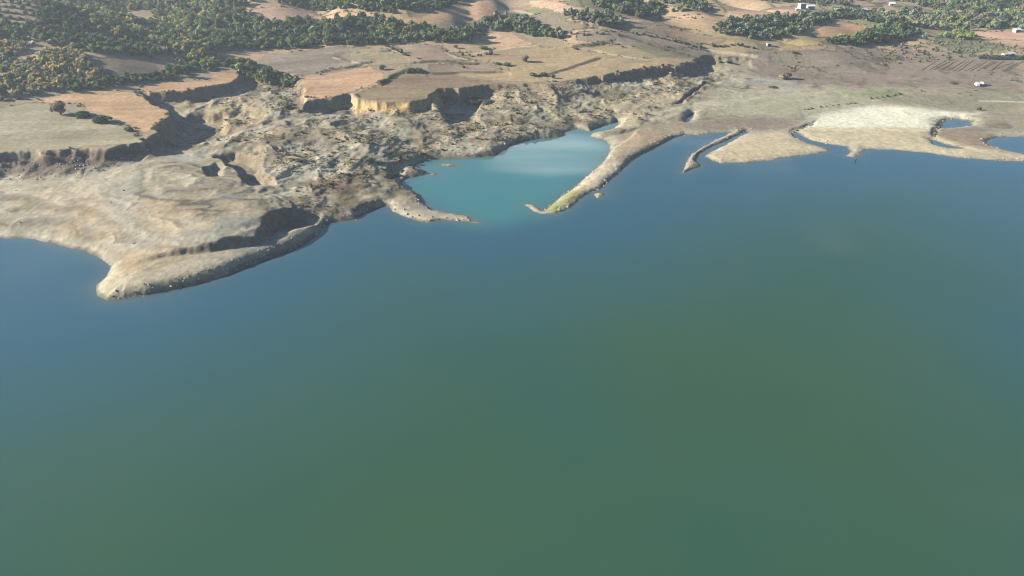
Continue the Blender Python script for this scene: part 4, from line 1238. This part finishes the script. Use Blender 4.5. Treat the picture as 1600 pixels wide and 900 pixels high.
def card_strip(name, P, wid, hgt, pal, label, cat, group, n):
    """a row of low vines"""
    r = np.random.default_rng(n)
    (ax, ay), (bx_, by_) = P
    L = math.hypot(bx_ - ax, by_ - ay)
    m = max(3, int(L / .9))
    nx_, ny_ = -(by_ - ay) / L, (bx_ - ax) / L
    V_ = []
    for i in range(m + 1):
        cx_, cy_ = ax + (bx_ - ax) * i / m, ay + (by_ - ay) * i / m
        hh_ = hgt * r.uniform(.45, 1.15)
        for off_, zz in ((-.5, -.1), (-.42, .6), (0, 1), (.42, .6), (.5, -.1)):
            w2 = wid * r.uniform(.6, 1.2)
            px_, py_ = cx_ + nx_ * off_ * w2 + r.normal(0, .12), cy_ + ny_ * off_ * w2 + r.normal(0, .12)
            V_.append((px_, py_, zat(px_, py_) + zz * hh_))
    V_ = np.array(V_)
    F_ = np.array([(i * 5 + k, i * 5 + k + 1, i * 5 + k + 6, i * 5 + k + 5) for i in range(m) for k in range(4)])
    v = np.repeat(r.uniform(.75, 1.2, (m + 1) * 5), 1)
    cols = lin(PAL[pal], .95) * v[:, None]
    o0 = np.array([ax, ay, zat(ax, ay)])
    o = link(name, mesh_np(name, V_ - o0, F_, cols, M_leaf, False), None, label, cat, group, loc=tuple(o0))
    return o


for k in range(15):
    u0 = 1440 + k * 9.5
    A_, B_ = hit(u0 + random.uniform(-3, 3), random.uniform(107, 112))[:2], hit(u0 + random.uniform(22, 30), random.uniform(94, 99))[:2]
    card_strip('vine_row', (A_, B_), .8, .24, 'bare' if k % 3 else 'olive', 'low ' + ('grey-brown' if k % 3 else 'grey-green') + ' vine row on the brown plain below the two white sheds', 'vine row', 'vine rows on the plain', 70 + k)
for k in range(5):
    A_, B_ = hit(1530, 92 - k * 1.2)[:2], hit(1625, 94 - k * 1.2)[:2]
    card_strip('vine_row', (A_, B_), .9, 1.3, 'olive', 'green-grey hedge-like row in the plot around the two white sheds', 'vine row', 'rows around the white sheds', 170 + k)

# dark broken stump standing off the little sand spit
x, y = unproj(1336, 253, 0)
V_, F_ = [], []
for i, (hx, hz, r) in enumerate([(0, -1.2, .30), (.02, 0, .27), (.12, .7, .22), (.3, 1.25, .2), (.42, 1.75, .13), (.5, 2.0, .04)]):
    for k in range(8):
        a = k * math.pi / 4
        V_.append((hx + r * math.cos(a) * random.uniform(.85, 1.15), r * math.sin(a), hz + random.uniform(-.04, .04)))
for i in range(5):
    for k in range(8):
        F_.append((i * 8 + k, i * 8 + (k + 1) % 8, i * 8 + 8 + (k + 1) % 8, i * 8 + 8 + k))
st_ = link('tree_stump', None, None, 'dark broken tree stump leaning in the water off the small sand spit', 'stump', loc=(x, y, 0))
M_wet = flat('wet_wood', (.03, .026, .022), .6, .2)
pyobj('trunk', (V_, F_), M_wet, st_)
pyobj('branch_stub', ([(.1, -.05, .8), (.1, .05, .8), (.2, 0, .72), (-.5, -.02, 1.2), (-.5, .03, 1.2), (-.46, 0, 1.15)], [(0, 1, 4, 3), (1, 2, 5, 4), (2, 0, 3, 5), (3, 4, 5)]), M_wet, st_)
